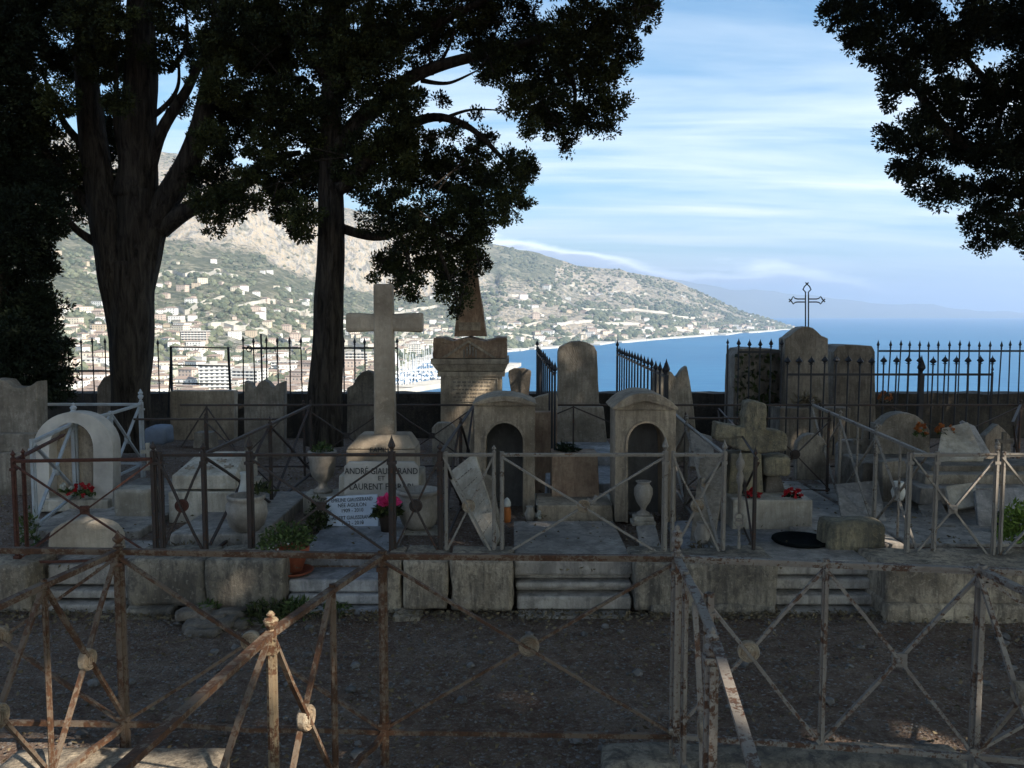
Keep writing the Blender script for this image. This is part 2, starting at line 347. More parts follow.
def build_hills():
    cols = np.arange(-520, 798.1, 3.0); nt_ = 110; V = []; zone = []; urb = []
    for px in cols:
        for j in range(nt_+3):
            t = min(1, j/nt_)
            X, d, z = terr(px, t)
            if j > nt_: d *= 1+.25*(j-nt_); X *= 1+.25*(j-nt_); z = z*.4-60*(j-nt_)
            V.append((X, d, z))
            cb = interp(t, [0, .55, .60, .64, .80, .9, 1], [0, 0, .35, 1, .8, .55, .5]) if px < 500 else 0
            if px >= 440:
                w = min(1, (px-440)/60)
                a = 0.22
                if 430 <= px <= 560: a = .75*(1-abs(t-.45)/.5)                     # orange cliffs behind the obelisk
                if 555 <= px <= 640: a = max(a, 1.9*(1-abs(t-.22)/.26)*(1-abs(px-600)/48), 1.5*(1-abs(t-.80)/.15))
                if px > 560: a = max(a, .52)
                cb = cb*(1-w)+a*w
                if t < .035: cb = 1.0
            zone.append(max(0, min(1, cb)))
            u = 0
            if px < 450: u = interp(t, [0, .1, .3, .5, .6], [1, 1, .75, .25, 0])
            else: u = interp(t, [0, .15, .5], [.5, .35, .1])
            urb.append(u)
    nr = nt_+3; Fc = [(i*nr+j, (i+1)*nr+j, (i+1)*nr+j+1, i*nr+j+1) for i in range(len(cols)-1) for j in range(nr-1)]
    me = bpy.data.meshes.new('coastal_hills'); me.from_pydata(V, [], Fc); me.update()
    a = me.attributes.new('rock', 'FLOAT', 'POINT'); a.data.foreach_set('value', zone)
    a = me.attributes.new('town', 'FLOAT', 'POINT'); a.data.foreach_set('value', urb)
    me.polygons.foreach_set('use_smooth', [True]*len(me.polygons))
    M, t, b = new_mat('hillside')
    g = N(t, 'ShaderNodeNewGeometry'); mpn = N(t, 'ShaderNodeMapping', ins={'Scale': (.01, .01, .01)}); t.links.new(g.outputs['Position'], mpn.inputs[0]); v = mpn.outputs[0]
    ar = N(t, 'ShaderNodeAttribute', attribute_name='rock').outputs['Fac']; au = N(t, 'ShaderNodeAttribute', attribute_name='town').outputs['Fac']
    a1 = nz(t, v, .9, 9, .62); a2 = nz(t, v, 5, 8, .7); a3 = nz(t, v, 14, 5, .7)
    green = mixc(t, ramp(t, a2, [(.35, 0), (.65, 1)]), (.085, .10, .065), (.21, .205, .135))
    dry = mixc(t, ramp(t, a3, [(.35, 0), (.65, 1)]), (.28, .25, .17), (.44, .39, .29))
    c = mixc(t, ramp(t, mth(t, 'ADD', mth(t, 'MULTIPLY', a1, .5), mth(t, 'MULTIPLY', a2, .5)), [(.50, 0), (.60, .8)]), green, dry)
    vs = N(t, 'ShaderNodeMapping', ins={'Scale': (.05, .03, .008)}); t.links.new(g.outputs['Position'], vs.inputs[0])
    s1 = nz(t, vs.outputs[0], 1.0, 9, .68, .6)
    rock = ramp(t, s1, [(.30, (.10, .095, .09)), (.38, (.24, .22, .20)), (.45, (.46, .41, .34)), (.50, (.54, .42, .28)), (.55, (.50, .46, .40)), (.61, (.26, .235, .205)), (.70, (.48, .44, .38))])
    rock = mixc(t, ramp(t, a2, [(.52, 0), (.62, .75)]), rock, (.13, .13, .085))
    fr = ramp(t, mth(t, 'ADD', ar, mth(t, 'MULTIPLY', mth(t, 'SUBTRACT', a2, .5), 1.6)), [(.42, 0), (.55, 1)])
    c = mixc(t, fr, c, rock)
    fu = ramp(t, mth(t, 'ADD', mth(t, 'MULTIPLY', au, .5), mth(t, 'MULTIPLY', mth(t, 'SUBTRACT', a3, .5), 1.4)), [(.34, 0), (.44, .85)])
    c = mixc(t, fu, c, (.52, .48, .41))
    t.links.new(c, b.inputs['Base Color']); b.inputs['Roughness'].default_value = 1; b.inputs['Specular IOR Level'].default_value = 0
    bump(t, b, mth(t, 'ADD', a2, mth(t, 'MULTIPLY', s1, 1.4)), 1.0, 14.0)
    me.materials.append(M); o = bpy.data.objects.new('coastal_hills', me); COL.objects.link(o); tag(o, kind='structure')
build_hills()
# distant mountains beyond the headland
def far_mountains():
    X_ = [200, 480, 560, 640, 700, 760, 820, 870, 920, 980, 1060]; Y_ = [262, 266, 272, 278, 284, 291, 297, 302, 306, 310, 312.5]
    V = []; Fc = []; cols = np.arange(200, 1061, 4.0); nr = 14
    for px in cols:
        yr = interp(px, X_, Y_)
        for j in range(nr):
            t = j/(nr-1); d = 11000+t*2500; h = (313-yr)/F*13500
            z = SEA+(h-SEA)*t**.8+noise.fractal(Vector((px/50, t*3, 5)), 1, 2, 5)*60*t
            if j == nr-1: pass
            V.append(((px-512)/F*d, d, max(SEA-5, z)))
    for i in range(len(cols)-1):
        for j in range(nr-1): Fc.append((i*nr+j, (i+1)*nr+j, (i+1)*nr+j+1, i*nr+j+1))
    me = bpy.data.meshes.new('far_mountains'); me.from_pydata(V, [], Fc); me.polygons.foreach_set('use_smooth', [True]*len(me.polygons))
    M = plain('far_slope', (.16, .17, .14), 1, spec=0, scale=.002); me.materials.append(M)
    o = bpy.data.objects.new('far_mountains', me); COL.objects.link(o); tag(o, kind='structure')
far_mountains()
# terraced roads that cut the slopes
def roads():
    mr = plain('road_pale', (.50, .46, .39), 1, var=.25, scale=.05)
    for k, (pa, pb, t0, t1, w) in enumerate([(55, 300, .10, .16, 9), (160, 440, .20, .14, 9), (60, 250, .27, .33, 8), (170, 330, .38, .46, 8), (200, 440, .34, .26, 8), (90, 240, .47, .52, 7), (300, 440, .44, .50, 7), (455, 640, .30, .22, 9), (470, 700, .55, .42, 8), (500, 760, .16, .10, 10), (560, 650, .70, .66, 10), (640, 780, .12, .05, 8)]):
        V = []; n = 60
        for i in range(n+1):
            u = i/n; px = pa+(pb-pa)*u; t = t0+(t1-t0)*u+.012*math.sin(u*17+k)+.006*math.sin(u*41+k*2)
            x, d, z = terr(px, t); x2_, d2, z2 = terr(px, t+.004); q = Vector((x2_-x, d2-d, 0)); q = q.normalized()*w if q.length > 1e-6 else Vector((0, w, 0))
            V += [(x, d, z-3), (x, d, z+2.2), (x+q.x, d+q.y, z+2.4), (x+q.x, d+q.y, z+7), (x+q.x*1.1, d+q.y*1.1, z-2)]
        Fc = [(i*5+j, i*5+j+1, i*5+j+6, i*5+j+5) for i in range(n) for j in range(4)]
        me = bpy.data.meshes.new('road'); me.from_pydata(V, [], Fc); me.materials.append(mr); o = bpy.data.objects.new('road', me); COL.objects.link(o); tag(o, kind='structure')
roads()
# sea
def sea():
    mb = MB(); R_ = 42000; mb.add([(-R_, 150, SEA), (R_, 150, SEA), (R_, R_, SEA), (-R_, R_, SEA)], [(0, 1, 2, 3)])
    M, t, b = new_mat('sea_water'); g = N(t, 'ShaderNodeNewGeometry')
    p = N(t, 'ShaderNodeMapping', ins={'Scale': (.02, .05, .03), 'Rotation': (0, 0, .15)}); t.links.new(g.outputs['Position'], p.inputs[0])
    w = nz(t, p.outputs[0], 1.2, 7, .62)
    p2 = N(t, 'ShaderNodeMapping', ins={'Scale': (.0006, .003, .001), 'Rotation': (0, 0, .1)}); t.links.new(g.outputs['Position'], p2.inputs[0])
    big = nz(t, p2.outputs[0], 1, 5, .6)
    c = mixc(t, ramp(t, big, [(.35, 0), (.65, 1)]), (.026, .125, .245), (.020, .10, .21))
    c = mixc(t, ramp(t, w, [(.4, 0), (.7, .35)]), c, (.06, .20, .31))
    t.links.new(c, b.inputs['Base Color']); b.inputs['Roughness'].default_value = .45; b.inputs['Specular IOR Level'].default_value = .12
    bump(t, b, w, .6, 2.0)
    o = mb.build('sea', M); tag(o, kind='structure')
sea()
# breakwater, beach and harbour
M_quay = plain('quay_stone', (.55, .50, .42), .9, var=.3, scale=.05)
M_foam = plain('beach', (.60, .56, .48), 1, var=.3, scale=.03)
def strip(name, pts, w, z0, z1, mat, label=None, cat=None, kind=None):
    mb = MB()
    for a, b in zip(pts[:-1], pts[1:]):
        a = Vector(a); b = Vector(b); d = (b-a).normalized(); n_ = Vector((-d.y, d.x, 0))*w/2; a = a-d*w*.2
        vs = [a-n_, b-n_, b+n_, a+n_]
        mb.add([(p.x, p.y, z0) for p in vs]+[(p.x, p.y, z1) for p in vs], [(4, 5, 6, 7), (0, 1, 5, 4), (1, 2, 6, 5), (2, 3, 7, 6), (3, 0, 4, 7)])
    o = mb.build(name, mat); tag(o, label, cat, kind=kind); return o
def seap(px, py): d = depth_of(py); return ((px-512)/F*d, d, 0)
strip('breakwater', [seap(330, 402), seap(400, 392), seap(450, 384), seap(490, 374), seap(511, 366)], 24, SEA-3, SEA+4, M_quay, 'pale stone breakwater closing off the harbour below the cemetery', 'breakwater')
strip('harbour_mole', [seap(395, 372.5), seap(430, 369.5), seap(470, 367.5)], 6, SEA-3, SEA+1.5, M_quay, 'low landing pier between the rows of moored boats', 'pier')
bp = [seap(px, interp(px, SH_X, SH_Y)+.25+1.2*noise.noise(Vector((px*.07, 0, 0)))) for px in range(400, 798, 8)]
strip('beach', bp, 34, SEA-3, SEA+3, M_foam, kind='structure')
# surf and wake lines
# moored boats
M_hull = plain('boat_white', (.75, .75, .74), .4, var=.1, scale=.2); M_mast = plain('mast_alloy', (.55, .55, .55), .4, var=.1); M_cabin = plain('cabin_grey', (.18, .2, .24), .3)
M_canv = plain('canvas_blue', (.45, .48, .52), .7)
def boat(sail):
    r = empty('sailing_boat' if sail else 'motor_boat', (0, 0, 0)); mb = MB()
    out = [(-5, -1.3), (-5, 1.3), (0, 1.7), (3, 1.2), (5.5, 0), (3, -1.2), (0, -1.7)]
    vs = [(x*.9, y*.6, -.2) for x, y in out]+[(x, y, 1.2) for x, y in out]; n = 7
    mb.add(vs, [tuple(range(n))[::-1], tuple(range(n, 2*n))]+[(i, (i+1) % n, (i+1) % n+n, i+n) for i in range(n)]); mb.build('hull', M_hull, r)
    c = MB(); c.box(-2.5, 1.5, -.9, .9, 1.2, 2.0 if sail else 2.6, taper=.25); c.build('cabin', M_hull, r)
    if sail:
        k = MB(); k.tube([(0.6, 0, 1.2), (.6, 0, 15)], [.3, .2], 4); k.build('mast', M_mast, r)
        k = MB(); k.tube([(0.6, 0, 3), (-4.2, 0, 3.1)], .28, 5); k.build('boom', M_canv, r)
    return r
pro = [boat(True), boat(False)]; k = 0
for py in (359.5, 363, 366.2, 371, 375, 379.5, 384, 389):
    for px in np.arange(392, 500, 3.0+5/(py-340)*3):
        lim = interp(py, [359, 372, 380, 388], [470, 492, 470, 425])
        if px > lim or k > 230: continue
        s = 0 if random.random() < .6 else 1
        o = pro[s] if pro[s] is not None and not pro[s].get('used') else copy_tree(pro[s])
        o['used'] = 1; d = depth_of(py+random.uniform(-.8, .8)); x = (px+random.uniform(-1, 1)-512)/F*d
        o.location = (x, d, SEA); o.rotation_euler.z = math.radians(random.choice((80, 95, 260, 275))+random.uniform(-8, 8)); sc = random.uniform(.9, 1.5); o.scale = (sc, sc, sc)
        tag(o, 'white sailing boat with bare mast moored in the harbour' if s == 0 else 'white motor boat without mast moored in the harbour', 'boat', 'sailing boats moored in the harbour' if s == 0 else 'motor boats moored in the harbour'); k += 1
for o in bpy.data.objects:
    if 'used' in o.keys(): del o['used']
# houses and apartment blocks on the hillside
M_wl = [plain('wall_cream', (.62, .55, .43), .9, var=.1, scale=.1), plain('wall_white', (.70, .68, .63), .9, var=.1, scale=.1), plain('wall_ochre', (.52, .42, .30), .9, var=.1, scale=.1), plain('wall_pink', (.54, .43, .35), .9, var=.1, scale=.1)]
M_tile = plain('roof_tile', (.31, .23, .18), .9, var=.3, scale=.4); M_flat = plain('roof_flat', (.45, .42, .38), .9, var=.2, scale=.2); M_win = plain('window_dark', (.15, .15, .15), .5)
def house(w, d, h, wall, kind):
    mb = MB(); mb.box(-w/2, w/2, -d/2, d/2, -8, h)
    mb.cur = 1
    if kind == 'hip':
        e = .6; q = min(w, d)*.35; H = h+q*.55
        if w > d: R_ = [(-w/2+q*1.2, 0, H), (w/2-q*1.2, 0, H)]; fs = [(0, 1, 5, 4), (1, 2, 5), (2, 3, 4, 5), (3, 0, 4)]
        else: R_ = [(0, -d/2+q*1.2, H), (0, d/2-q*1.2, H)]; fs = [(0, 1, 4), (1, 2, 5, 4), (2, 3, 5), (3, 0, 4, 5)]
        mb.add([(-w/2-e, -d/2-e, h), (w/2+e, -d/2-e, h), (w/2+e, d/2+e, h), (-w/2-e, d/2+e, h)]+R_, fs+[(3, 2, 1, 0)])
    else: mb.box(-w/2-.3, w/2+.3, -d/2-.3, d/2+.3, h+.02, h+.8)
    mb.cur = 2; nf = max(1, int(h//3))
    for f in range(nf):
        z = f*3+1.0; nw = max(2, int(w//3.2))
        for i in range(nw):
            x = -w/2+(i+.5)*w/nw; mb.box(x-.55, x+.55, -d/2-.08, -d/2-.01, z, z+1.5)
        nd = max(1, int(d//3.5))
        for i in range(nd):
            y = -d/2+(i+.5)*d/nd; mb.box(w/2+.01, w/2+.08, y-.5, y+.5, z, z+1.5)
    return mb, [wall, M_tile if kind == 'hip' else M_flat, M_win]
types = []
for i, (w, d, h, wl, kd, lab, grp) in enumerate([
    (13, 10, 6.5, 0, 'hip', 'cream villa with brown tiled roof on the far hillside', 'cream tiled villas'),
    (16, 11, 9.5, 1, 'hip', 'white villa with brown tiled roof on the far hillside', 'white tiled villas'),
    (11, 9, 6.5, 2, 'hip', 'small ochre villa with tiled roof on the far hillside', 'ochre tiled villas'),
    (14, 10, 9.5, 3, 'hip', 'pinkish villa with tiled roof on the far hillside', 'pink tiled villas'),
    (18, 11, 9.5, 1, 'flat', 'low white flat roofed house on the far hillside', 'white flat roofed houses'),
    (12, 9, 6.5, 0, 'flat', 'small cream flat roofed house on the far hillside', 'cream flat roofed houses')]):
    mb, ms = house(w, d, h, M_wl[wl], kd); o = mb.build('house', ms); tag(o, lab, 'house', grp); types.append([o, 0])
def put(o, px, t, rz=None, sc=1):
    x, d, z = terr(px, t); o.location = (x, d, z-.5*sc); o.rotation_euler.z = math.radians(random.uniform(-35, 25)) if rz is None else rz; o.scale = (sc, sc, sc); return o
def place_house(px, t, ty=None, sc=1):
    e = types[ty if ty is not None else random.choice((0, 0, 1, 1, 1, 2, 3, 4, 4, 5))]
    if e[1]: o = e[0].copy(); COL.objects.link(o)
    else: o = e[0]; e[1] = 1
    return put(o, px, t, None, sc)
spots = []
for _ in range(4000):
    if len(spots) >= 235: break
    px = random.uniform(58, 445); t = random.random()**1.5*.52+.02
    if random.random() > interp(t, [0, .25, .4, .52], [1, .8, .35, .12]): continue
    if noise.noise(Vector((px/40, t*9, 0))) < -.15: continue
    if all((px-a)**2/20+((t-b)*260)**2/12 > 1 for a, b in spots): spots.append((px, t))
for px, t in spots: place_house(px, t, sc=random.uniform(.5, .95))
for i in range(64):
    px = random.uniform(455, 790); t = random.uniform(.03, .30) if random.random() < .75 else random.uniform(.3, .7); 
    if 600 < px and t > .4: t = random.uniform(.03, .15)
    place_house(px, t, sc=random.uniform(.8, 1.5))
def more_houses():
    base = []
    for (w, d, h, kd) in ((14, 10, 7, 'hip'), (18, 11, 10, 'flat'), (11, 9, 6, 'hip')):
        mb, ms = house(w, d, h, M_wl[0], kd); base.append((np.array(mb.v), mb.f, mb.mi))
    out = MB(); n = 0
    for _ in range(9000):
        if n >= 900: break
        px = random.uniform(50, 800); 
        t = random.random()**1.3*.55+.02 if px < 500 else random.random()**1.7*.8+.02
        if px < 450 and random.random() > interp(t, [0, .25, .4, .58], [1, .85, .45, .15]): continue
        if px >= 450 and random.random() > .35: continue
        if noise.noise(Vector((px/34, t*11, 2))) < -.12: continue
        x, d, z = terr(px, t); V, f_, mi = base[n % 3]; sc = random.uniform(.45, .95); a = random.uniform(-.6, .5); c_, s_ = math.cos(a)*sc, math.sin(a)*sc
        V2 = np.stack([V[:, 0]*c_-V[:, 1]*s_+x, V[:, 0]*s_+V[:, 1]*c_+d, V[:, 2]*sc+z], 1); k = len(out.v)
        out.v += [tuple(p) for p in V2.tolist()]; out.f += [tuple(i+k for i in q) for q in f_]; wm = random.choice((0, 0, 3, 3, 4, 5)); out.mi += [(wm if q == 0 else q) for q in mi]; n += 1
    o = out.build('hillside_houses', [M_wl[0], M_tile, M_win, M_wl[1], M_wl[2], M_wl[3]]); tag(o, kind='stuff')
more_houses()
def block(w, d, nf, name, lab, px, t, rz, wall=1):
    r = empty(name, (0, 0, 0), lab, 'building'); h = nf*3.1
    mb = MB(); mb.box(-w/2, w/2, -d/2, d/2, -12, h); mb.build('wall', M_wl[wall], r)
    mb = MB(); mb.box(-w/2-.3, w/2+.3, -d/2-.3, d/2+.3, h+.02, h+.9); mb.box(-w*.15, w*.1, -2, 2, h+.9, h+3.2); mb.build('roof', M_flat, r)
    for f in range(nf):
        z = f*3.1
        mb = MB(); mb.box(-w/2+.4, w/2-.4, -d/2-1.5, -d/2-.01, z+2.7, z+2.9); mb.box(-w/2+.4, w/2-.4, -d/2-1.5, -d/2-1.4, z+2.9, z+3.75) if f < nf-1 else None
        mb.box(w/2+.01, w/2+1.2, -d/2+.5, d/2-.5, z+2.7, z+2.9); mb.build('balcony', M_wl[1], r)
        mb = MB(); n = int(w//4)
        for i in range(n): x = -w/2+(i+.5)*w/n; mb.box(x-1.2, x+1.2, -d/2-.06, -d/2-.01, z+.5, z+2.5)
        for i in range(int(d//4)): y = -d/2+(i+.5)*d/int(d//4); mb.box(w/2+.01, w/2+.06, y-1, y+1, z+.5, z+2.5)
        mb.build('window_row', M_win, r)
    put(r, px, t, rz, .78); return r
block(26, 14, 9, 'apartment_block', 'tall white apartment block with balconies seen through the iron frame', 214, .075, .3)
block(30, 14, 6, 'apartment_block', 'white apartment block with balconies just right of the tall one', 246, .10, -.2)
block(34, 14, 4, 'apartment_block', 'long pinkish apartment row on the slope above the iron frame', 196, .27, .05, 3)
block(30, 14, 6, 'apartment_block', 'cream apartment block behind the boats beside the white cross', 412, .05, .2, 0)
block(22, 12, 5, 'apartment_block', 'white apartment block low on the slope left of the leaning cypress trunk', 84, .16, .3)
block(26, 12, 6, 'apartment_block', 'cream apartment block between the second trunk and the white cross', 358, .12, -.1, 0)
block(26, 12, 5, 'apartment_block', 'white apartment block above the spear railing left of the second trunk', 284, .16, .1)
block(34, 16, 4, 'apartment_block', 'big white building standing on the headland cliff above the sea', 617, .36, -.2)
# scrub and trees on the slopes
def scrub():
    ico = bmesh.new(); bmesh.ops.create_icosphere(ico, subdivisions=1, radius=1); iv = np.array([v.co[:] for v in ico.verts]); fi = np.array([[v.index for v in f.verts] for f in ico.faces]); ico.free()
    Vs = []; Ts = []; n = 0
    for _ in range(12500):
        px = random.uniform(40, 790); t = random.random()*.98
        g = noise.noise(Vector((px/28, t*10, 3)))
        if px < 500:
            if t > .60 and random.random() > .12: continue
            if .35 < t < .6 and random.random() < -.2: continue
        if px > 500 and g < -.1: continue
        if g < -.25: continue
        x, d, z = terr(px, t); r = random.uniform(2.5, 6.5)*(1+(px > 450)*.5)*(1 if t < .6 else .8)
        j = RNG.uniform(.75, 1.25, iv.shape); Vs.append(iv*j*np.array([r, r, r*.8])+np.array([x, d, z+r*.3])); n += 1
        Ts.append(np.full(len(fi), random.random()))
    V = np.concatenate(Vs); Fi = np.concatenate([fi+i*len(iv) for i in range(n)]); me = bpy.data.meshes.new('hillside_trees')
    me.from_pydata(V.tolist(), [], Fi.tolist()); a = me.attributes.new('tone', 'FLOAT', 'FACE'); a.data.foreach_set('value', np.concatenate(Ts).astype(np.float32))
    me.materials.append(leafmat('hill_leaf', (.055, .07, .045), (.15, .155, .095))); o = bpy.data.objects.new('hillside_trees', me); COL.objects.link(o); tag(o, kind='stuff')
scrub()
# haze: one closed box round everything, pale and even
def haze():
    mb = MB(); mb.box(-44000, 44000, -900, 43500, SEA-1.5, 740); M = bpy.data.materials.new('haze_air'); M.use_nodes = True; t = M.node_tree; t.nodes.clear()
    v = N(t, 'ShaderNodeVolumePrincipled', ins={'Color': (.72, .82, .98, 1), 'Density': 1.3e-4, 'Anisotropy': .45}); o = N(t, 'ShaderNodeOutputMaterial'); t.links.new(v.outputs[0], o.inputs['Volume'])
    ob = mb.build('haze', M); tag(ob, kind='stuff')
haze()
# ================================================================ GROUND OF THE CEMETERY
TZ = .22                                   # level of the terrace the graves stand on
def ground_mesh():
    xs = [-60, -20, -8]+list(np.arange(-5, 5.01, .1))+[8, 20, 60]
    ys = [-30, -10, -2]+list(np.arange(0, 4.9, .1))+[4.95, 5.05, 6, 7, 8, 9, 10, 10.7, 14, 30, 80, 200, 520]
    V = []
    for y in ys:
        for x in xs:
            z = 0 if y < 5 else TZ
            if y > 10.5: z = interp(y, [10.5, 14, 30, 80, 200, 520], [0, -1.2, -12, -32, -61.2, -61.4])
            if abs(x) < 5.2 and 0 <= y < 4.92: z += noise.noise(Vector((x*1.3, y*1.3, 0)))*.02+noise.noise(Vector((x*6, y*6, 2)))*.006
            V.append((x, y, z))
    n = len(xs); Fc = [(j*n+i, j*n+i+1, (j+1)*n+i+1, (j+1)*n+i) for j in range(len(ys)-1) for i in range(n-1)]
    me = bpy.data.meshes.new('ground'); me.from_pydata(V, [], Fc); me.update()
    M, t, b = new_mat('gravel_earth'); v = coords(t)
    a = nz(t, v, 1.6, 7, .65); e = nz(t, v, 55, 6, .75); f = nz(t, v, 14, 6, .7)
    vo = N(t, 'ShaderNodeTexVoronoi', ins={'Scale': 85.0}); t.links.new(v, vo.inputs['Vector'])
    c = mixc(t, ramp(t, a, [(.38, 0), (.62, 1)]), (.18, .115, .078), (.26, .19, .14))
    c = mixc(t, ramp(t, f, [(.42, 0), (.62, .7)]), c, (.10, .055, .038))
    c = mixc(t, ramp(t, e, [(.52, 0), (.66, .8)]), c, (.38, .33, .27))
    c = mixc(t, ramp(t, vo.outputs['Color'], [(.80, 0), (.9, .8)]), c, (.34, .32, .30))
    t.links.new(c, b.inputs['Base Color']); b.inputs['Roughness'].default_value = .95; b.inputs['Specular IOR Level'].default_value = .15
    bump(t, b, mth(t, 'ADD', e, mth(t, 'MULTIPLY', vo.outputs['Distance'], -.6)), 1.0, .02)
    me.materials.append(M); o = bpy.data.objects.new('ground', me); COL.objects.link(o); tag(o, kind='structure')
ground_mesh()
def litter():
    n = 9000; C = np.stack([RNG.uniform(-3.6, 3.6, n), RNG.uniform(1.6, 4.75, n), RNG.uniform(.012, .03, n)], 1)
    d = rdir(n); d[:, 2] *= .35; A, B = leaves_at(C, d, .011, .006, .3); s = RNG.uniform(.4, 1.3, (n, 1))
    quads_mesh('leaf_litter', C, A*s, B*s, M_leafdry, None, RNG.uniform(0, 1, n)**2, (0, 3, 0)).update_tag()
    tag(bpy.data.objects['leaf_litter'], kind='stuff')
    n = 4200; C = np.stack([RNG.uniform(-4.2, 4.2, n), RNG.uniform(4.75, 8.5, n), RNG.uniform(.235, .245, n)], 1); C[:, 2] += np.where(RNG.random(n) < .5, .04, 0)*(C[:, 1] > 5.1)
    d = rdir(n); d[:, 2] *= .25; A, B = leaves_at(C, d, .013, .006, .25); quads_mesh('grave_leaf_litter', C, A, B, M_leafdry, None, RNG.uniform(0, 1, n)**2, (0, 6, 0)); tag(bpy.data.objects['grave_leaf_litter'], kind='stuff')
    n = 420; C = np.stack([RNG.uniform(-3.4, 3.4, n), RNG.uniform(1.8, 4.72, n), np.full(n, .022)], 1); d = rdir(n); d[:, 2] = 0; A, B = leaves_at(C, d, .045, .0022, .1); quads_mesh('twig_litter', C, A, B, M_leafdry, None, RNG.uniform(0, .6, n), (0, 3, 0)); tag(bpy.data.objects['twig_litter'], kind='stuff')
    n = 2600; C = np.stack([RNG.uniform(-3.6, 3.6, n), 4.70-np.abs(RNG.normal(0, .07, n)), RNG.uniform(.012, .035, n)], 1); d = rdir(n); d[:, 2] *= .4; A, B = leaves_at(C, d, .014, .007, .3); quads_mesh('drifted_leaf_litter', C, A, B, M_leafdry, None, RNG.uniform(0, .8, n), (0, 4, 0)); tag(bpy.data.objects['drifted_leaf_litter'], kind='stuff')
    ico = bmesh.new(); bmesh.ops.create_icosphere(ico, subdivisions=1, radius=1); iv = np.array([v.co[:] for v in ico.verts]); fi = np.array([[v.index for v in f.verts] for f in ico.faces]); ico.free()
    Vs = []; n = 4200
    for i in range(n):
        r = random.uniform(.003, .010)*(1+(random.random() < .05)*2.0)
        Vs.append(iv*RNG.uniform(.7, 1.3, iv.shape)*np.array([r, r, r*.6])+np.array([random.uniform(-3.6, 3.6), random.uniform(1.8, 4.72), .012]))
    me = bpy.data.meshes.new('pebbles'); me.from_pydata(np.concatenate(Vs).tolist(), [], np.concatenate([fi+i*len(iv) for i in range(n)]).tolist())
    me.materials.append(plain('pebble', (.22, .20, .18), .9, var=.7, scale=9)); o = bpy.data.objects.new('pebbles', me); COL.objects.link(o); tag(o, kind='stuff')
litter()
# low boundary wall at the cliff edge
def wall():
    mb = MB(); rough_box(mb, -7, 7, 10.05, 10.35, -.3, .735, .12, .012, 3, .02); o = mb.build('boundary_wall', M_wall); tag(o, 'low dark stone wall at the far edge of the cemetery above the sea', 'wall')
wall()
# ================================================================ TREES
HOLES = []      # gaps in the canopy that let single shafts of sun through
for (px, py, Y, r) in [(283, 700, 2.4, .13), (300, 742, 2.5, .16), (170, 680, 2.7, .10), (728, 720, 2.0, .16), (985, 480, 4.95, .20), (388, 444, 6.2, .15), (380, 400, 6.2, .07), (86, 536, 5.15, .10), (230, 590, 4.7, .10),
                       (92, 527, 5.2, .09), (905, 760, 3.4, .10), (345, 462, 6.2, .10), (860, 735, 3.2, .13), (40, 745, 3.0, .22), (575, 478, 6.2, .12), (700, 600, 3.1, .10), (385, 250, 8.4, .2), (930, 740, 3.3, .12), (760, 420, 6.4, .18)]:
    HOLES.append((np.array(at(px, py, Y)[:]), r))
sdn = np.array(SD[:])
def foliage(name, parent, blobs, lam, mat, leafL=.0165, leafW=.0085, dens=1.0, per=84, tuft=.08, mid=None):
    """blobs: (x, y, z, r). Every blob is filled with sprays of small leaves, denser towards its rim."""
    Cs = []; Os = []; Tn = []
    for (x, y, z, r) in blobs:
        bt = RNG.normal(.36, .12)
        nt_ = max(3, int(dens*5.2*(r/tuft)**2))
        d = rdir(nt_); rad = RNG.uniform(.12, 1, (nt_, 1))**.55
        ctr = np.array([x, y, z])+d*rad*r*np.array([1, 1, .9])
        out = d*.6+np.array([0, 0, .35])
        for c, o in zip(ctr, out):
            k = int(per*RNG.uniform(.5, 1.4)); e = rdir(k); e2 = e*RNG.uniform(.1, 1, (k, 1))**.5*tuft*RNG.uniform(.7, 1.35)*np.array([1, 1, .8])
            Cs.append(c+e2); Os.append(e*.9+o); tt = bt+RNG.normal(0, .16)+(.45 if RNG.random() < .05 else 0); Tn.append(np.clip(RNG.normal(tt, .12, k), 0, 1))
    C = np.concatenate(Cs); O = np.concatenate(Os); T_ = np.concatenate(Tn)
    keep = np.ones(len(C), bool)
    for p, r in HOLES:
        q = C-p; s = q@sdn; dist = np.linalg.norm(q-np.outer(s, sdn), axis=1); keep &= ~((dist < r*RNG.uniform(.8, 1.1, len(C))) & (s > .5))
    C = C[keep]; O = O[keep]
    A, B = leaves_at(C, O, leafL, leafW, .8)
    tone = T_[keep]
    return quads_mesh(name, C, A, B, mat, parent, tone, tuple(parent.location))
def limb(mb, pts, r0, r1, n=10, wob=.03):
    pts = [Vector(p) for p in pts]; out = []; rr = []
    K = max(6, len(pts)*5)
    for i in range(K+1):
        u = i/K*(len(pts)-1); a = min(int(u), len(pts)-2); f = u-a
        p0 = pts[max(a-1, 0)]; p1 = pts[a]; p2 = pts[a+1]; p3 = pts[min(a+2, len(pts)-1)]
        p = .5*((2*p1)+(p2-p0)*f+(2*p0-5*p1+4*p2-p3)*f*f+(3*p1-p0-3*p2+p3)*f**3)
        out.append(p+noise.noise_vector(p*1.7)*wob); s = i/K; rb = float(np.interp(s*(len(pts)-1), range(len(pts)), r0)) if isinstance(r0, list) else r0+(r1-r0)*s; rr.append(rb*(1+noise.noise(p*3)*.08))
    k = len(mb.v); mb.tube(out, rr, n)
    # fluting and ridges of old bark
    for i, c in enumerate(out):
        for j in range(n):
            v = Vector(mb.v[k+i*n+j]); d = (v-c)
            if d.length > 1e-5:
                q = math.sin(j/n*math.pi*2*3+c.z*.7)*.05+noise.noise(Vector((j*2.3, c.z*1.6, c.x)))*.10
                mb.v[k+i*n+j] = tuple(c+d*(1+q))
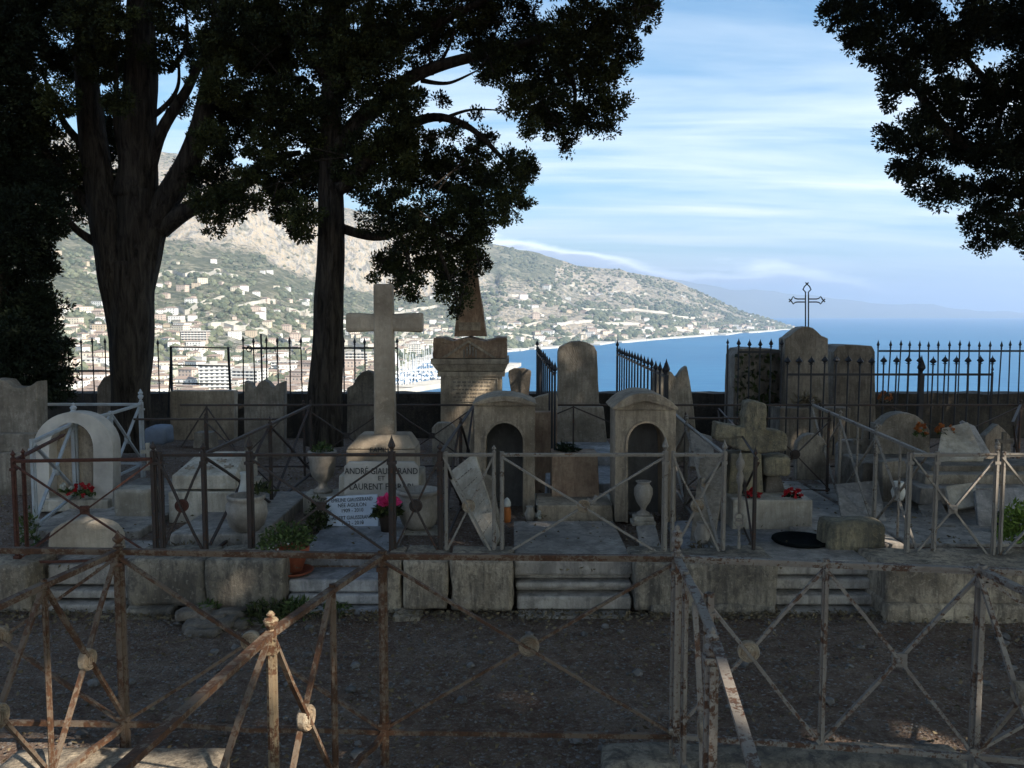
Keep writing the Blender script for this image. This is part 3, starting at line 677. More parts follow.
def A_(px, py, Y, dy=0): p = at(px, py, Y); return Vector((p.x, p.y+dy, p.z))
def blobs_px(L, Y, spread=.5):
    out = []
    for b in L:
        px, py, r = b[:3]; yy = Y+(b[3] if len(b) > 3 else random.uniform(-spread, spread)); p = at(px, py, yy); out.append((p.x, p.y, p.z, m(r, yy)))
    return out
# -- big forked cypress
YT = 8.6
t1 = empty('cypress_tree', (A_(134, 420, YT).x, YT, TZ), 'huge old cypress with a thick forked trunk at the left, behind the white railing', 'tree')
mb = MB(); limb(mb, [A_(132, 450, YT), A_(132, 400, YT), A_(132, 330, YT), A_(132, 285, YT), A_(131, 262, YT)], [.185, .178, .20, .215, .20], 0, 20, .008); limb(mb, [A_(133, 400, YT), A_(134, 320, YT), A_(138, 245, YT), A_(139, 190, YT)], [.10, .17, .20, .18], 0, 16, .006)
limb(mb, [A_(136, 200, YT), A_(140, 100, YT), A_(141, 0, YT), A_(143, -140, YT), A_(142, -330, YT)], .2, .04, 12)
limb(mb, [A_(130, 410, YT), A_(125, 340, YT), A_(118, 280, YT), A_(108, 225, YT), A_(94, 150, YT), A_(85, 60, YT), A_(84, -60, YT), A_(86, -200, YT)], [.08, .14, .175, .165, .13, .10, .07, .03], 0, 14, .008)
mb.build('trunk', M_bark, t1, smooth=True, world=True)
mb = MB()
for pts, r in [([(136, 300), (154, 228), (190, 160), (212, 90), (230, 0), (245, -110)], .16), ([(160, 232), (195, 208), (230, 190), (266, 160), (300, 150)], .095), ([(146, 180), (166, 130), (190, 80), (208, 30), (214, -40)], .07),
               ([(104, 250), (82, 232), (66, 214), (45, 205)], .05), ([(105, 225), (75, 190), (50, 150), (20, 120)], .06), ([(90, 150), (60, 120), (35, 70)], .05), ([(142, 130), (160, 112), (175, 88), (178, 50)], .035), ([(118, 190), (116, 120), (112, 40)], .05),
               ([(168, 170), (185, 175), (205, 178), (228, 190)], .03), ([(200, 110), (220, 105), (250, 95)], .04), ([(170, 75), (182, 40), (186, 5)], .03)]:
    limb(mb, [A_(a, b, YT, random.uniform(-.1, .1)) for a, b in pts], r, r*.25, 7, .05)
mb.build('branches', M_bark, t1, smooth=True, world=True)
bl = [(20, 20, 45), (90, 25, 40), (55, 100, 22), (75, 65, 22), (120, 60, 22), (100, 110, 26), (30, 155, 36), (80, 170, 34), (105, 20, 32), (160, 55, 18), (150, 20, 20), (125, 140, 28), (75, 205, 20), (115, 185, 22),
      (235, 30, 40), (220, 80, 30), (235, 130, 36), (205, 140, 20), (178, 108, 12), (190, 175, 20), (215, 178, 26), (245, 190, 20), (222, 205, 20), (213, 222, 13), (240, 208, 12), (200, 200, 15), (262, 178, 16), (180, 35, 12), (168, 5, 22),
      (205, -10, 35), (12, 60, 26), (60, -5, 40), (25, 110, 26)]
bl += [(270, 20, 36), (255, 60, 28), (262, 105, 26), (195, 58, 16), (232, 100, 24), (55, 60, 18), (95, 65, 20), (40, 130, 22), (120, 100, 16), (215, 45, 22)]
bl += [(px, py, 60) for px in range(-80, 300, 75) for py in range(-400, -30, 80) if abs(px-110) < 200+py*.2]
foliage('crown', t1, blobs_px(bl, YT, .7), 1, M_cyp)
# -- second cypress with the straight trunk
YU = 8.3
t2 = empty('cypress_tree', (A_(326, 420, YU).x, YU, TZ), 'cypress with a straight single trunk left of the white cross, crown hanging over the bay', 'tree')
mb = MB(); limb(mb, [A_(325, 445, YU), A_(326, 400, YU), A_(329, 320, YU), A_(331, 240, YU), A_(330, 160, YU), A_(332, 60, YU), A_(335, -80, YU), A_(335, -300, YU)], .178, .05, 18, .012)
mb.build('trunk', M_bark, t2, smooth=True, world=True)
mb = MB()
for pts, r in [([(335, 150), (370, 110), (410, 75), (470, 60), (540, 40), (610, 30)], .09), ([(338, 190), (380, 150), (425, 120), (470, 125), (510, 165)], .07), ([(335, 230), (375, 235), (420, 225), (465, 240)], .05),
               ([(332, 100), (380, 50), (440, 20), (520, -20)], .08), ([(410, 78), (440, 60), (455, 35)], .03), ([(420, 76), (450, 82), (480, 70)], .025), ([(440, 120), (470, 108), (500, 112)], .02), ([(540, 42), (570, 80), (575, 120)], .04),
               ([(329, 150), (300, 130), (270, 120)], .05), ([(329, 80), (300, 50), (280, 20)], .06), ([(425, 225), (445, 262), (460, 300)], .03), ([(330, 20), (390, -40), (450, -110)], .06), ([(432, 72), (430, 50), (440, 30)], .015), ([(375, 190), (400, 240), (410, 290)], .03)]:
    limb(mb, [A_(a, b, YU, random.uniform(-.1, .1)) for a, b in pts], r, r*.22, 7, .05)
mb.build('branches', M_bark, t2, smooth=True, world=True)
bl = [(300, 40, 55), (350, 20, 60), (285, 110, 36), (318, 120, 40), (370, 70, 44), (395, 110, 34), (410, 30, 42), (455, 12, 34), (500, 25, 45), (500, 62, 26), (545, 60, 44), (540, 105, 30), (515, 98, 18), (580, 35, 42), (612, 30, 30), (635, 12, 22), (625, 55, 13), (648, 8, 10), (600, 78, 28), (614, 105, 16), (585, 112, 26),
      (560, 128, 17), (608, 128, 9), (568, 146, 9), (530, 130, 10), (488, 60, 16), (350, 160, 42), (385, 165, 36), (420, 165, 30), (398, 138, 22), (452, 175, 30), (480, 188, 28), (508, 170, 22), (525, 172, 13), (505, 205, 20), (470, 214, 30), (520, 195, 14), (532, 160, 8), (487, 140, 10), (477, 152, 14),
      (430, 222, 32), (393, 218, 36), (385, 262, 13), (405, 258, 24), (412, 285, 15), (398, 280, 10), (440, 255, 24), (468, 246, 22), (452, 278, 18), (462, 298, 12), (440, 292, 10), (478, 262, 14), (456, 312, 7),
      (300, 180, 28), (286, 205, 20), (305, 215, 18), (318, 170, 22), (296, 226, 11), (278, 186, 16), (306, 238, 9), (478, 115, 4), (462, 125, 7), (452, 133, 9), (372, 275, 7), (345, 60, 30), (265, 60, 26), (270, 150, 24), (430, 140, 10), (440, 100, 7), (420, 95, 9)]
bl += [(px, py, 55) for px in range(230, 680, 66) for py in range(-420, -30, 72) if abs(px-400) < 250+py*.35]
tw = MB(); R2 = random.Random(4)
for (x, y, z, r_) in blobs_px(bl[:75], YU, .4):
    for k in range(2):
        a = Vector((x, y, z)); d = Vector((R2.uniform(-1, 1), R2.uniform(-.6, .6), R2.uniform(-.3, 1))).normalized(); tw.tube([a-d*r_*.9, a+Vector((0, 0, .03)), a+d*r_*1.0], [.008, .006, .002], 4, cap=False)
tw.build('twigs', M_bark, t2, world=True)
foliage('crown', t2, blobs_px(bl, YU, .6), 1, M_cyp)
# -- dense cypress at the left edge
YV = 8.0
t3 = empty('cypress_tree', (A_(0, 420, YV).x, YV, TZ), 'dense dark cypress filling the left edge, its foliage reaching down to the wall', 'tree')
mb = MB(); limb(mb, [A_(-5, 450, YV), A_(-5, 300, YV), A_(-10, 100, YV), A_(-10, -200, YV)], .16, .04, 10); mb.build('trunk', M_bark, t3, smooth=True, world=True)
bl = [(5, 380, 34), (45, 388, 20), (62, 395, 9), (20, 350, 36), (50, 350, 20), (65, 345, 8), (10, 310, 42), (42, 305, 22), (5, 260, 45), (38, 262, 20), (20, 220, 40), (48, 225, 16), (5, 180, 42), (40, 185, 24), (58, 200, 10), (0, 130, 42), (28, 330, 30), (54, 372, 16), (70, 380, 7), (0, 80, 40), (0, 20, 45), (-60, 350, 60), (-60, 250, 60), (-60, 150, 60), (-60, 50, 60), (0, -50, 50), (0, -130, 45), (0, -200, 36), (0, -260, 22)]
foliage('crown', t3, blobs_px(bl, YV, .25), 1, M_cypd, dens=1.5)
# -- tree on the right, its trunk outside the picture
YR = 7.4
t4 = empty('cypress_tree', (6.4, 6.6, TZ), 'spreading cypress whose dark crown hangs into the upper right corner', 'tree')
mb = MB(); limb(mb, [(6.4, 6.6, 0), (6.35, 6.6, 2.5), (6.2, 6.5, 5), (6.0, 6.4, 8.5)], .34, .06, 14); mb.build('trunk', M_bark, t4, smooth=True, world=True)
mb = MB()
for pts, r in [([(6.3, 6.6, 2.6), (5.2, 7, 3.4), A_(980, 150, YR), A_(900, 60, YR)], .1), ([(6.3, 6.6, 2.0), (5.4, 7, 2.5), A_(1000, 215, YR)], .07), ([A_(1000, 90, YR), A_(965, 55, YR), A_(955, 30, YR)], .035), ([A_(980, 150, YR), A_(1000, 120, YR), A_(1010, 60, YR)], .03),
               ([(6.2, 6.5, 4), (5, 5, 5.6), (3, 3.4, 6.6)], .14), ([(6.2, 6.5, 4.6), (7.5, 4, 6.5), (7.6, 1.5, 7.4)], .15), ([(6.2, 6.5, 5), (4.6, 6.4, 6.2), (2.4, 6, 7.2)], .12)]:
    limb(mb, pts, r, r*.25, 7, .04)
mb.build('branches', M_bark, t4, smooth=True, world=True)
bl = [(840, 10, 20), (862, 12, 26), (880, 40, 28), (858, 38, 14), (905, 20, 36), (900, 70, 24), (885, 62, 12), (930, 60, 34), (895, 92, 12), (890, 102, 9), (960, 30, 36), (1000, 20, 36), (935, 105, 28), (900, 132, 18), (888, 145, 8), (915, 150, 26), (902, 170, 12), (925, 178, 22), (960, 140, 32), (975, 100, 30), (1010, 90, 30), (1000, 150, 34), (940, 198, 12), (955, 190, 16), (985, 190, 26), (1015, 200, 30), (975, 222, 14),
      (990, 238, 12), (1008, 232, 16), (1030, 240, 18), (980, 245, 7), (1050, 130, 50), (1060, 40, 60), (1070, 200, 50), (1120, 100, 70), (1120, 220, 50), (925, 120, 10), (832, 4, 9)]
b4 = blobs_px(bl, YR, .45)
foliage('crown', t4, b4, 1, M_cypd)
def canopy(name, parent, n, y0, y1, dens, seed, tmin=6.5, tmax=12, x0=-4.6, x1=4.8, z0=0, z1=2.4):
    """unseen leaf masses added along the sun rays to shade the graves"""
    R = random.Random(seed); out = []
    while len(out) < n:
        p = np.array([R.uniform(x0, x1), R.uniform(y0, y1), R.uniform(z0, z1)]); t = R.uniform(tmin, tmax); q = p+sdn*t
        el = (q[2]-HC)/max(q[1], .01)
        if q[1] > 0 and el < .52 and abs(q[0])/q[1] < .72: continue
        if q[2] < 3.4: continue
        out.append((q[0], q[1], q[2], R.uniform(.55, .95)))
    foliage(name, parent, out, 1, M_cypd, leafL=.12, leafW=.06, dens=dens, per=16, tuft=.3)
canopy('side_shade_crown', t4, 45, 8, 12.5, 1.0, 21, 6, 11, 4.2, 8.5, 0, 2.2)  # leaf mass added out of view to keep sun off the right wall
canopy('high_shade_crown', t4, 85, 6.0, 12.5, 1.0, 3)
canopy('top_shade_crown', t4, 60, 7.5, 9, .9, 8, 5, 11, -5.2, 1.8, 2.2, 6.0)  # leaf mass added out of view to shade the forked trunk
t5 = empty('cypress_tree', (7.4, -.6, 0), 'broad tree outside the picture on the right that shades the graves', 'tree')
mb = MB(); limb(mb, [(7.4, -.6, -.1), (7.3, -.5, 3), (7, -.4, 6), (6.8, 0, 9.5)], .36, .06, 14)
for pts in ([(7.2, -.5, 4), (5, -.5, 6), (3, -.5, 7)], [(7.1, -.5, 4.5), (6, 2, 6), (5, 3.5, 7)], [(7.1, -.5, 5), (8, -2, 6.5), (9, -3, 7.5)]): limb(mb, pts, .14, .04, 8)
mb.build('trunk', M_bark, t5, smooth=True, world=True)
canopy('crown', t5, 95, 1.2, 6.5, 1.0, 5)
t6 = empty('cypress_tree', (-3.6, -4.2, 0), 'unseen wide tree added behind the viewpoint to keep sky light off the path and graves', 'tree')  # unseen tree, added so its crown blocks sky light over the foreground
mb = MB(); limb(mb, [(-3.6, -4.2, -.1), (-3.5, -4.1, 3), (-3.2, -3.8, 6), (-3, -3.5, 8)], .3, .06, 12)
for pts in ([(-3.5, -4.1, 3.5), (-1.5, -2.5, 4.6), (1.5, -.8, 5.2)], [(-3.5, -4.1, 3.2), (-5, -2, 4.6), (-5.5, .5, 5.6)], [(-3.5, -4.1, 3.4), (-1, -5, 5), (2, -5.5, 5.6)]): limb(mb, pts, .12, .04, 8)
mb.build('trunk', M_bark, t6, smooth=True, world=True)
R_ = random.Random(11); out = []
while len(out) < 66:
    q = (R_.uniform(-8, 7.5), R_.uniform(-8, 3.4), R_.uniform(3.2, 6.8))
    if q[1] > 0 and (q[2]-HC)/q[1] < .62: continue
    if math.hypot(q[0], q[1]) < 1.6 and q[2] < 3.9: continue
    out.append((*q, R_.uniform(.6, 1.05)))
foliage('crown', t6, out, 1, M_cypd, leafL=.14, leafW=.07, dens=.8, per=14, tuft=.34)
# ================================================================ KERBS, STEPS AND SLABS
def R4(px0, py0, px1, py1, Y):
    a = at(px0, py0, Y); b = at(px1, py1, Y); return a.x, b.x, b.z, a.z      # x0, x1, zbottom, ztop
def kerb(name, blocks, mat, label, cat='kerb', group=None):
    r = empty(name, (at((blocks[0][0]+blocks[-1][1])/2, 600, 4.75).x, 4.75, 0), label, cat, group)
    for i, (a, b, zt, ya, yb, zb) in enumerate(blocks):
        mb = MB(); x0 = at(a, 600, 4.75).x; x1 = at(b, 600, 4.75).x-.008
        rough_box(mb, x0, x1, ya, yb, zb, zt, .025, .013, random.random()*9, .014, .03); mb.build('stone_block', mat, r, world=True, smooth=True)
    return r
kerb('grave_kerb', [(128, 208, .30, 4.72, 5.05, .04), (208, 287, .305, 4.70, 5.05, .0), (131, 180, .045, 4.66, 4.95, -.05)], M_kerb, 'weathered kerb stones with dark moss under the railing left of the terracotta pot')
kerb('grave_kerb', [(386, 404, .30, 4.73, 5.05, -.05), (404, 450, .30, 4.71, 5.05, .03), (450, 515, .305, 4.70, 5.05, .02), (395, 425, .03, 4.6, 4.8, -.05)], M_kerbw, 'cracked pale kerb of three stones left of the middle steps')
kerb('grave_kerb', [(634, 776, .295, 4.70, 5.05, .02), (650, 776, .06, 4.68, 5.0, -.05)], M_kerb, 'long dark kerb stone right of the middle steps')
kerb('grave_kerb', [(876, 1090, .285, 4.62, 5.05, .08), (872, 1090, .10, 4.58, 5.0, -.05)], M_kerbw, 'broad pale kerb stone with flaking plaster at the right edge')
kerb('grave_kerb', [(-60, 34, .27, 4.72, 5.05, -.05)], M_kerbw, 'pale kerb stone at the left edge below the rusty railing')
def steps(px0, px1, levels, mat, label, name='stone_steps'):
    """levels: (ztop, zbottom, yfront, yback)"""
    x0 = at(px0, 600, 4.75).x; x1 = at(px1, 600, 4.75).x
    r = empty(name, ((x0+x1)/2, 4.75, 0), label, 'steps')
    for i, (zt, zb, ya, yb) in enumerate(levels):
        mb = MB(); mb.box(x0+.004*i, x1-.004*i, ya, yb, zb, zt); mb.build('step', mat, r, bevel=.012, world=True)
    return r
steps(514, 634, [(.275, .19, 4.81, 5.75), (.187, .160, 4.85, 5.2), (.157, .125, 4.78, 5.2), (.122, .098, 4.83, 5.2), (.095, .02, 4.73, 5.2), (.012, -.05, 4.66, 5.1)], M_bluel, 'three grey marble steps below the middle grave slab')
steps(775, 878, [(.256, .17, 4.88, 5.3), (.16, .10, 4.84, 5.3), (.085, .03, 4.78, 5.2), (.02, -.05, 4.72, 5.1)], M_bluel, 'low worn steps between the dark kerb stone and the pale right kerb')
steps(38, 128, [(.236, .12, 4.86, 5.4), (.105, .06, 4.80, 5.3), (.045, -.03, 4.74, 5.2)], M_bluel, 'grey slab steps at the left, behind the rusty near railing')
steps(286, 386, [(.245, .176, 5.03, 6.0), (.172, .10, 4.79, 5.3), (.095, .04, 4.76, 5.2), (.03, -.03, 4.70, 5.1)], M_blue, 'bluish marble slab under the terracotta pot')
mb = MB()
rk = empty('rock_heap', (at(205, 635, 4.55).x, 4.55, 0), 'small heap of flat broken stones on the path below the left kerb', 'rocks')
for i in range(9):
    mb = MB(); x = at(random.uniform(172, 252), 635, 4.5).x; y = random.uniform(4.42, 4.62); z = random.choice((0, 0, .03, .06)); w = random.uniform(.05, .12)
    rough_box(mb, x-w, x+w*.8, y-.06, y+.06, z-.01, z+random.uniform(.03, .05), .02, .014, i, .012); mb.build('stone', M_rock, rk, world=True, smooth=True)
def low_grave(px0, px1, Y0, Y1, z0, z1, mat, label, taper=0, name='grave_slab'):
    a = at(px0, 560, Y0).x; b = at(px1, 560, Y0).x; mb = MB(); mb.box(a, b, Y0, Y1, z0, z1, taper=taper)
    o = mb.build(name, mat, loc=((a+b)/2, Y0, z0), bevel=.01); tag(o, label, 'grave slab'); return o
low_grave(170, 262, 5.3, 6.6, TZ-.02, .30, M_bluel, 'grey grave slab under the carved white tomb behind the left railing')
low_grave(685, 812, 5.15, 5.9, TZ-.02, .243, M_blue, 'bluish ground slab below the white block with red roses')
low_grave(812, 905, 5.2, 7.2, TZ-.02, .262, M_bluel, 'grey ground slab under the leaning stones at the right')
low_grave(910, 1090, 5.3, 7.2, TZ-.02, .24, M_bluel, 'grey ground slab behind the pale rail at the right edge')
low_grave(20, 140, 5.5, 7.3, TZ-.02, .27, M_bluel, 'pale grave slab inside the white railing')
# near grave in the lower left corner
mb = MB(); a = ground(-60, 768, .1); rough_box(mb, -1.75, -1.0, 1.7, 3.02, -.05, .115, .05, .006, 4, .02); o = mb.build('grave_slab', M_kerbw, loc=(-1.4, 2.4, 0), smooth=True); tag(o, 'broad pale slab in the lower left corner with patches of sun', 'grave slab')
for (x0, x1, lab) in [(.33, 1.62, 'long low kerb stone under the near railing at the right')]:
    mb = MB(); rough_box(mb, x0, x1, 2.98, 3.16, -.05, .06, .04, .01, x0*5, .02); o = mb.build('grave_kerb', M_kerb, loc=((x0+x1)/2, 3.05, 0), smooth=True); tag(o, lab, 'kerb')
# ================================================================ RAILINGS
def finial(mb, x, y, z, s=1.0, kind='ball'):
    T = Matrix.Translation((x, y, z))
    if kind == 'ball': mb.lathe([(.008*s, 0), (.016*s, .004*s), (.008*s, .012*s), (.018*s, .022*s), (.020*s, .030*s), (.011*s, .040*s), (.005*s, .052*s), (.001, .060*s)], 10, T)
    elif kind == 'cup': mb.lathe([(.014*s, 0), (.010*s, .012*s), (.024*s, .03*s), (.028*s, .045*s), (.022*s, .052*s), (.012*s, .056*s), (.016*s, .066*s), (.006*s, .078*s)], 12, T)
    elif kind == 'spear': mb.lathe([(.008*s, 0), (.008*s, .012*s), (.022*s, .03*s), (.020*s, .04*s), (.006*s, .075*s), (.0008, .095*s)], 6, T)
    elif kind == 'urn': mb.lathe([(.012*s, 0), (.02*s, .01*s), (.01*s, .02*s), (.022*s, .04*s), (.027*s, .06*s), (.015*s, .075*s), (.022*s, .083*s), (.024*s, .095*s), (.010*s, .108*s), (.012*s, .118*s), (.001, .13*s)], 12, T)
def medallion(mb, c, nrm, r, ring=True):
    nrm = Vector(nrm).normalized(); M = Matrix.Translation(c) @ nrm.to_track_quat('Z', 'Y').to_matrix().to_4x4()
    for sgn in (1, -1):
        Q = M @ Matrix.Scale(sgn, 4, (0, 0, 1)) if sgn < 0 else M
        mb.lathe([(r, 0), (r, .009), (r*.92, .014), (r*.84, .010), (r*.72, .010), (r*.66, .015), (r*.58, .011), (r*.25, .012), (.001, .014)], 24, Q)
        for k in (-1, 0, 1): mb.box(k*r*.26-r*.07, k*r*.26+r*.07, -r*.42+abs(k)*r*.1, r*.42-abs(k)*r*.1, .011, .0165, Q)
def plate(mb, c, nrm, r):
    nrm = Vector(nrm).normalized(); M = Matrix.Translation(c) @ nrm.to_track_quat('Z', 'Y').to_matrix().to_4x4(); mb.box(-r, r, -r, r, -.008, .008, M); mb.lathe([(r*.5, -.014), (r*.5, .014), (.001, .018)], 8, M)
def bent(mb, p, q, w, h, j):
    p = Vector(p); q = Vector(q); pts = [p]
    for u in (.25, .5, .75): pts.append(p.lerp(q, u)+Vector((random.uniform(-j, j), random.uniform(-j, j), random.uniform(-j, j))))
    pts.append(q)
    for a, b in zip(pts[:-1], pts[1:]): e = (b-a).normalized()*w*.3; mb.bar(a-e, b+e, w, h)
def railing(label, mat, panels, posts, zt, zb, group=None, bar=.022, dbar=.013, name='grave_railing', zg=TZ, zps=0.0, medmat=None):
    """panels: (p, q, kind) in plan; kind: x medallion, p plate, v, none; posts: (x, y, width, finial, zbottom)"""
    p0 = panels[0][0]; r = empty(name, (p0[0], p0[1], zg), label, 'railing', group)
    for p, q, kind in panels:
        P0 = Vector((p[0], p[1], 0)); Q0 = Vector((q[0], q[1], 0)); d = (Q0-P0).normalized(); nr = Vector((d.y, -d.x, 0))
        zt0 = p[2] if len(p) > 2 else zt; zt1 = q[2] if len(q) > 2 else zt
        U = lambda v, z: Vector((v.x, v.y, z))
        mb = MB(); mb.bar(U(P0, zt0), U(Q0, zt1), bar*1.15, bar*.5)
        mb.bar(U(P0, zt0-bar*.5), U(Q0, zt1-bar*.5), bar*.35, bar*.6); mb.build('top_rail', mat, r, world=True)
        mb = MB(); bent(mb, U(P0, zb), U(Q0, zb), bar*.8, bar*.8, .005); mb.build('bottom_rail', mat, r, world=True)
        if kind in 'xp':
            o_ = nr*dbar*.5
            mb = MB(); bent(mb, U(P0, zt0-.02)+o_, U(Q0, zb+.01)+o_, dbar, dbar*.7, .004); mb.build('cross_bar', mat, r, world=True)
            mb = MB(); bent(mb, U(P0, zb+.01)-o_, U(Q0, zt1-.02)-o_, dbar, dbar*.7, .004); mb.build('cross_bar', mat, r, world=True)
            c = (U(P0, (zt0+zb)/2)+U(Q0, (zt1+zb)/2))/2; mb = MB()
            if kind == 'x': medallion(mb, c, nr, .038 if bar < .024 else .041)
            else: plate(mb, c, nr, .024)
            mb.build('medallion' if kind == 'x' else 'plate', (medmat or M_med) if kind == 'x' else mat, r, world=True, smooth=False)
        if kind == 'v':
            mid = (P0+Q0)/2
            mb = MB(); mb.bar(U(mid, zt0-.02), U(P0, (zt0+zb)/2-.1), dbar*.8); mb.build('cross_bar', mat, r, world=True)
            mb = MB(); mb.bar(U(mid, zt0-.02), U(Q0, (zt0+zb)/2-.1), dbar*.8); mb.build('cross_bar', mat, r, world=True)
            mb = MB(); mb.bar(U(mid, zt0), U(mid, zb), dbar); mb.build('upright', mat, r, world=True)
    for q in posts:
        x, y, w, fin, z0 = q[:5]; top = q[5] if len(q) > 5 else zt+.015
        mb = MB(); mb.bar((x, y, z0), (x, y, top), w*.4, w); mb.bar((x, y, z0), (x, y, top), w, w*.4)
        if w > .024:
            for zc in (zt-.05, zb+.03): mb.box(x-w*.62, x+w*.62, y-w*.62, y+w*.62, zc-.008, zc+.008)
        pm = q[6] if len(q) > 6 else mat; po = mb.build('post', pm, r, world=True)
        if fin:
            f = MB(); finial(f, 0, 0, 0, min(w*(22 if fin == 'urn' else 28), 1.0 if fin == 'spear' else 9) if fin != 'cup' else w*27, fin); fo = f.build('finial', pm, po, smooth=False); fo.location = Vector((x, y, top))-r.location
    return r
# --- near row (about three metres away)
A0 = (-2.35, 3.2); A = (-1.44, 3.16); B = (-.465, 3.1); C = (.586, 3.07); Mi = (1.09, 2.995); D = (1.59, 2.92); E_ = (2.5, 2.8)
ZT, ZB = .785, .125
railing('rusty brown near railing at the lower left, paint almost gone', M_rustn, [(A0, A, 'x'), (A, (-1.50, 2.76), 'x'), ((-1.50, 2.76), (-1.56, 2.30), 'x'), ((-1.56, 2.30), (-1.62, 1.7), 'x'), (A, B, 'x')],
        [(A[0], A[1], .036, 'ball', 0), (-1.50, 2.76, .018, None, ZB), (-1.56, 2.3, .018, None, ZB), (-1.62, 1.7, .03, 'ball', 0)], ZT, ZB, zg=0, bar=.022, dbar=.016)
railing('rusty near railing in the middle with the peeling cream post', M_rustn, [(B, (-.565, 2.71), 'n'), ((-.565, 2.71), (-.655, 2.33), 'x'), ((-.655, 2.33), (-.76, 1.5), 'x'), (B, C, 'x')],
        [(B[0], B[1], .032, None, 0), (-.565, 2.71, .020, None, ZB), (-.655, 2.33, .028, 'cup', 0, ZT+.0, M_cream)], ZT, ZB, zg=0, bar=.022, dbar=.015)
railing('greyish near railing at the lower right with rust showing through', M_rustg, [(C, (.565, 2.62), 'n'), ((.565, 2.62), (.54, 2.28), 'x'), ((.54, 2.28), (.455, 1.55), 'n'), (C, Mi, 'x'), (Mi, D, 'p'), (D, (1.62, 2.45), 'x'), ((1.62, 2.45), (1.66, 1.8), 'x'), (D, E_, 'p')],
        [(C[0], C[1], .036, 'urn', 0), (Mi[0], Mi[1], .022, None, ZB), (D[0], D[1], .034, None, 0), (.60, 2.62, .03, None, 0), (.53, 2.27, .036, 'urn', 0, .72), (.575, 2.85, .02, None, 0), (1.62, 2.45, .02, None, ZB)], ZT, ZB, zg=0, bar=.022, dbar=.016)
# --- second row, in front of the graves
Y2 = 4.95; ZT2 = .852; ZB2 = .255
def x2(px, Y=Y2): return at(px, 480, Y).x
def P2(px, Y=Y2): return (x2(px, Y), Y)
railing('thin rusty railing at the left edge in front of the white arched niche', M_rustr, [(P2(14, 4.85), P2(152, 4.92), 'p'), (P2(14, 4.85), (x2(-20), 5.9), 'n')], [(*P2(14, 4.85), .026, 'ball', .25), (*P2(24, 4.95), .022, 'ball', .25)], ZT2-.02, ZB2, bar=.018, dbar=.013)
railing('short railing of red rusty and black posts before the carved white tomb', M_rustd, [(P2(158), P2(204), 'x'), (P2(204), P2(247), 'n'), ((x2(204), 4.95), (-1.745, 6.3), 'p'), ((-1.745, 6.3), (-1.755, 7.62), 'p')],
        [(x2(154), Y2, .034, 'ball', .22), (x2(161), Y2, .03, None, .22), (x2(204), Y2, .03, 'ball', .22), (-1.745, 6.3, .026, 'ball', .22), (-1.755, 7.62, .022, 'ball', .22)], ZT2, ZB2, bar=.02, dbar=.016, medmat=M_rustr)
railing('black railing in front of the white cross and the terracotta pot', M_rustd, [(P2(250), P2(391), 'p'), (P2(391), P2(440), 'x'), ((x2(440), 4.95), (-.37, 6.3), 'p'), ((-.37, 6.3), (-.33, 7.62), 'p')],
        [(x2(250), Y2, .040, 'spear', .22), (x2(392), Y2, .042, 'spear', .22), (x2(440), Y2, .032, 'ball', .22), (-.37, 6.3, .024, 'ball', .22)], ZT2, ZB2, bar=.018, dbar=.016, medmat=M_rustd)
railing('light grey railing in front of the middle grave and its two niches', M_grey, [(P2(444), P2(493), 'x'), (P2(503), P2(664), 'x'), (P2(673), P2(722), 'x'), ((x2(724), 4.95), (1.26, 6.3), 'x'), ((1.26, 6.3), (1.33, 7.62), 'x')],
        [(x2(494), Y2, .022, 'ball', .22), (x2(502), Y2, .024, None, .22), (x2(665), Y2, .032, 'spear', .22), (x2(673), Y2, .022, None, .22), (x2(724), Y2, .026, 'spear', .22), (x2(446), Y2, .02, None, .22), (1.26, 6.3, .022, 'urn', .22), (1.33, 7.62, .02, 'ball', .22)], ZT2, ZB2, bar=.018, dbar=.016)
railing('pale sunlit railing at the right with a double post', M_grey, [(P2(912), P2(996), 'p'), (P2(1001), P2(1090), 'p')],
        [(x2(909), Y2, .03, None, .22, .86), (x2(936), Y2, .026, None, .22), (x2(996), Y2, .026, 'urn', .22, .86), (x2(1003), Y2, .022, None, .22)], ZT2, ZB2-.04, bar=.02, dbar=.015)
railing('long grey railing running back past the squat stone cross on its right', M_grey, [((2.36, 4.98), (2.45, 5.87), 'p'), ((2.45, 5.87), (2.54, 6.76), 'p'), ((2.54, 6.76), (2.63, 7.65), 'p')],
        [(2.45, 5.87, .026, 'ball', .22), (2.54, 6.76, .024, 'ball', .22), (2.63, 7.65, .024, 'ball', .22), (2.405, 5.4, .014, None, .25), (2.495, 6.3, .014, None, .25)], ZT2, ZB2-.03, bar=.02, dbar=.014)
railing('dark railing running back between the brown marble cross plinth and red roses', M_rustd, [((x2(757), 4.95), (1.62, 6.3), 'p'), ((1.62, 6.3), (1.80, 7.62), 'p')], [(x2(755), Y2, .022, 'spear', .22), (1.62, 6.3, .02, 'ball', .22)], ZT2-.03, ZB2, bar=.012, dbar=.012)
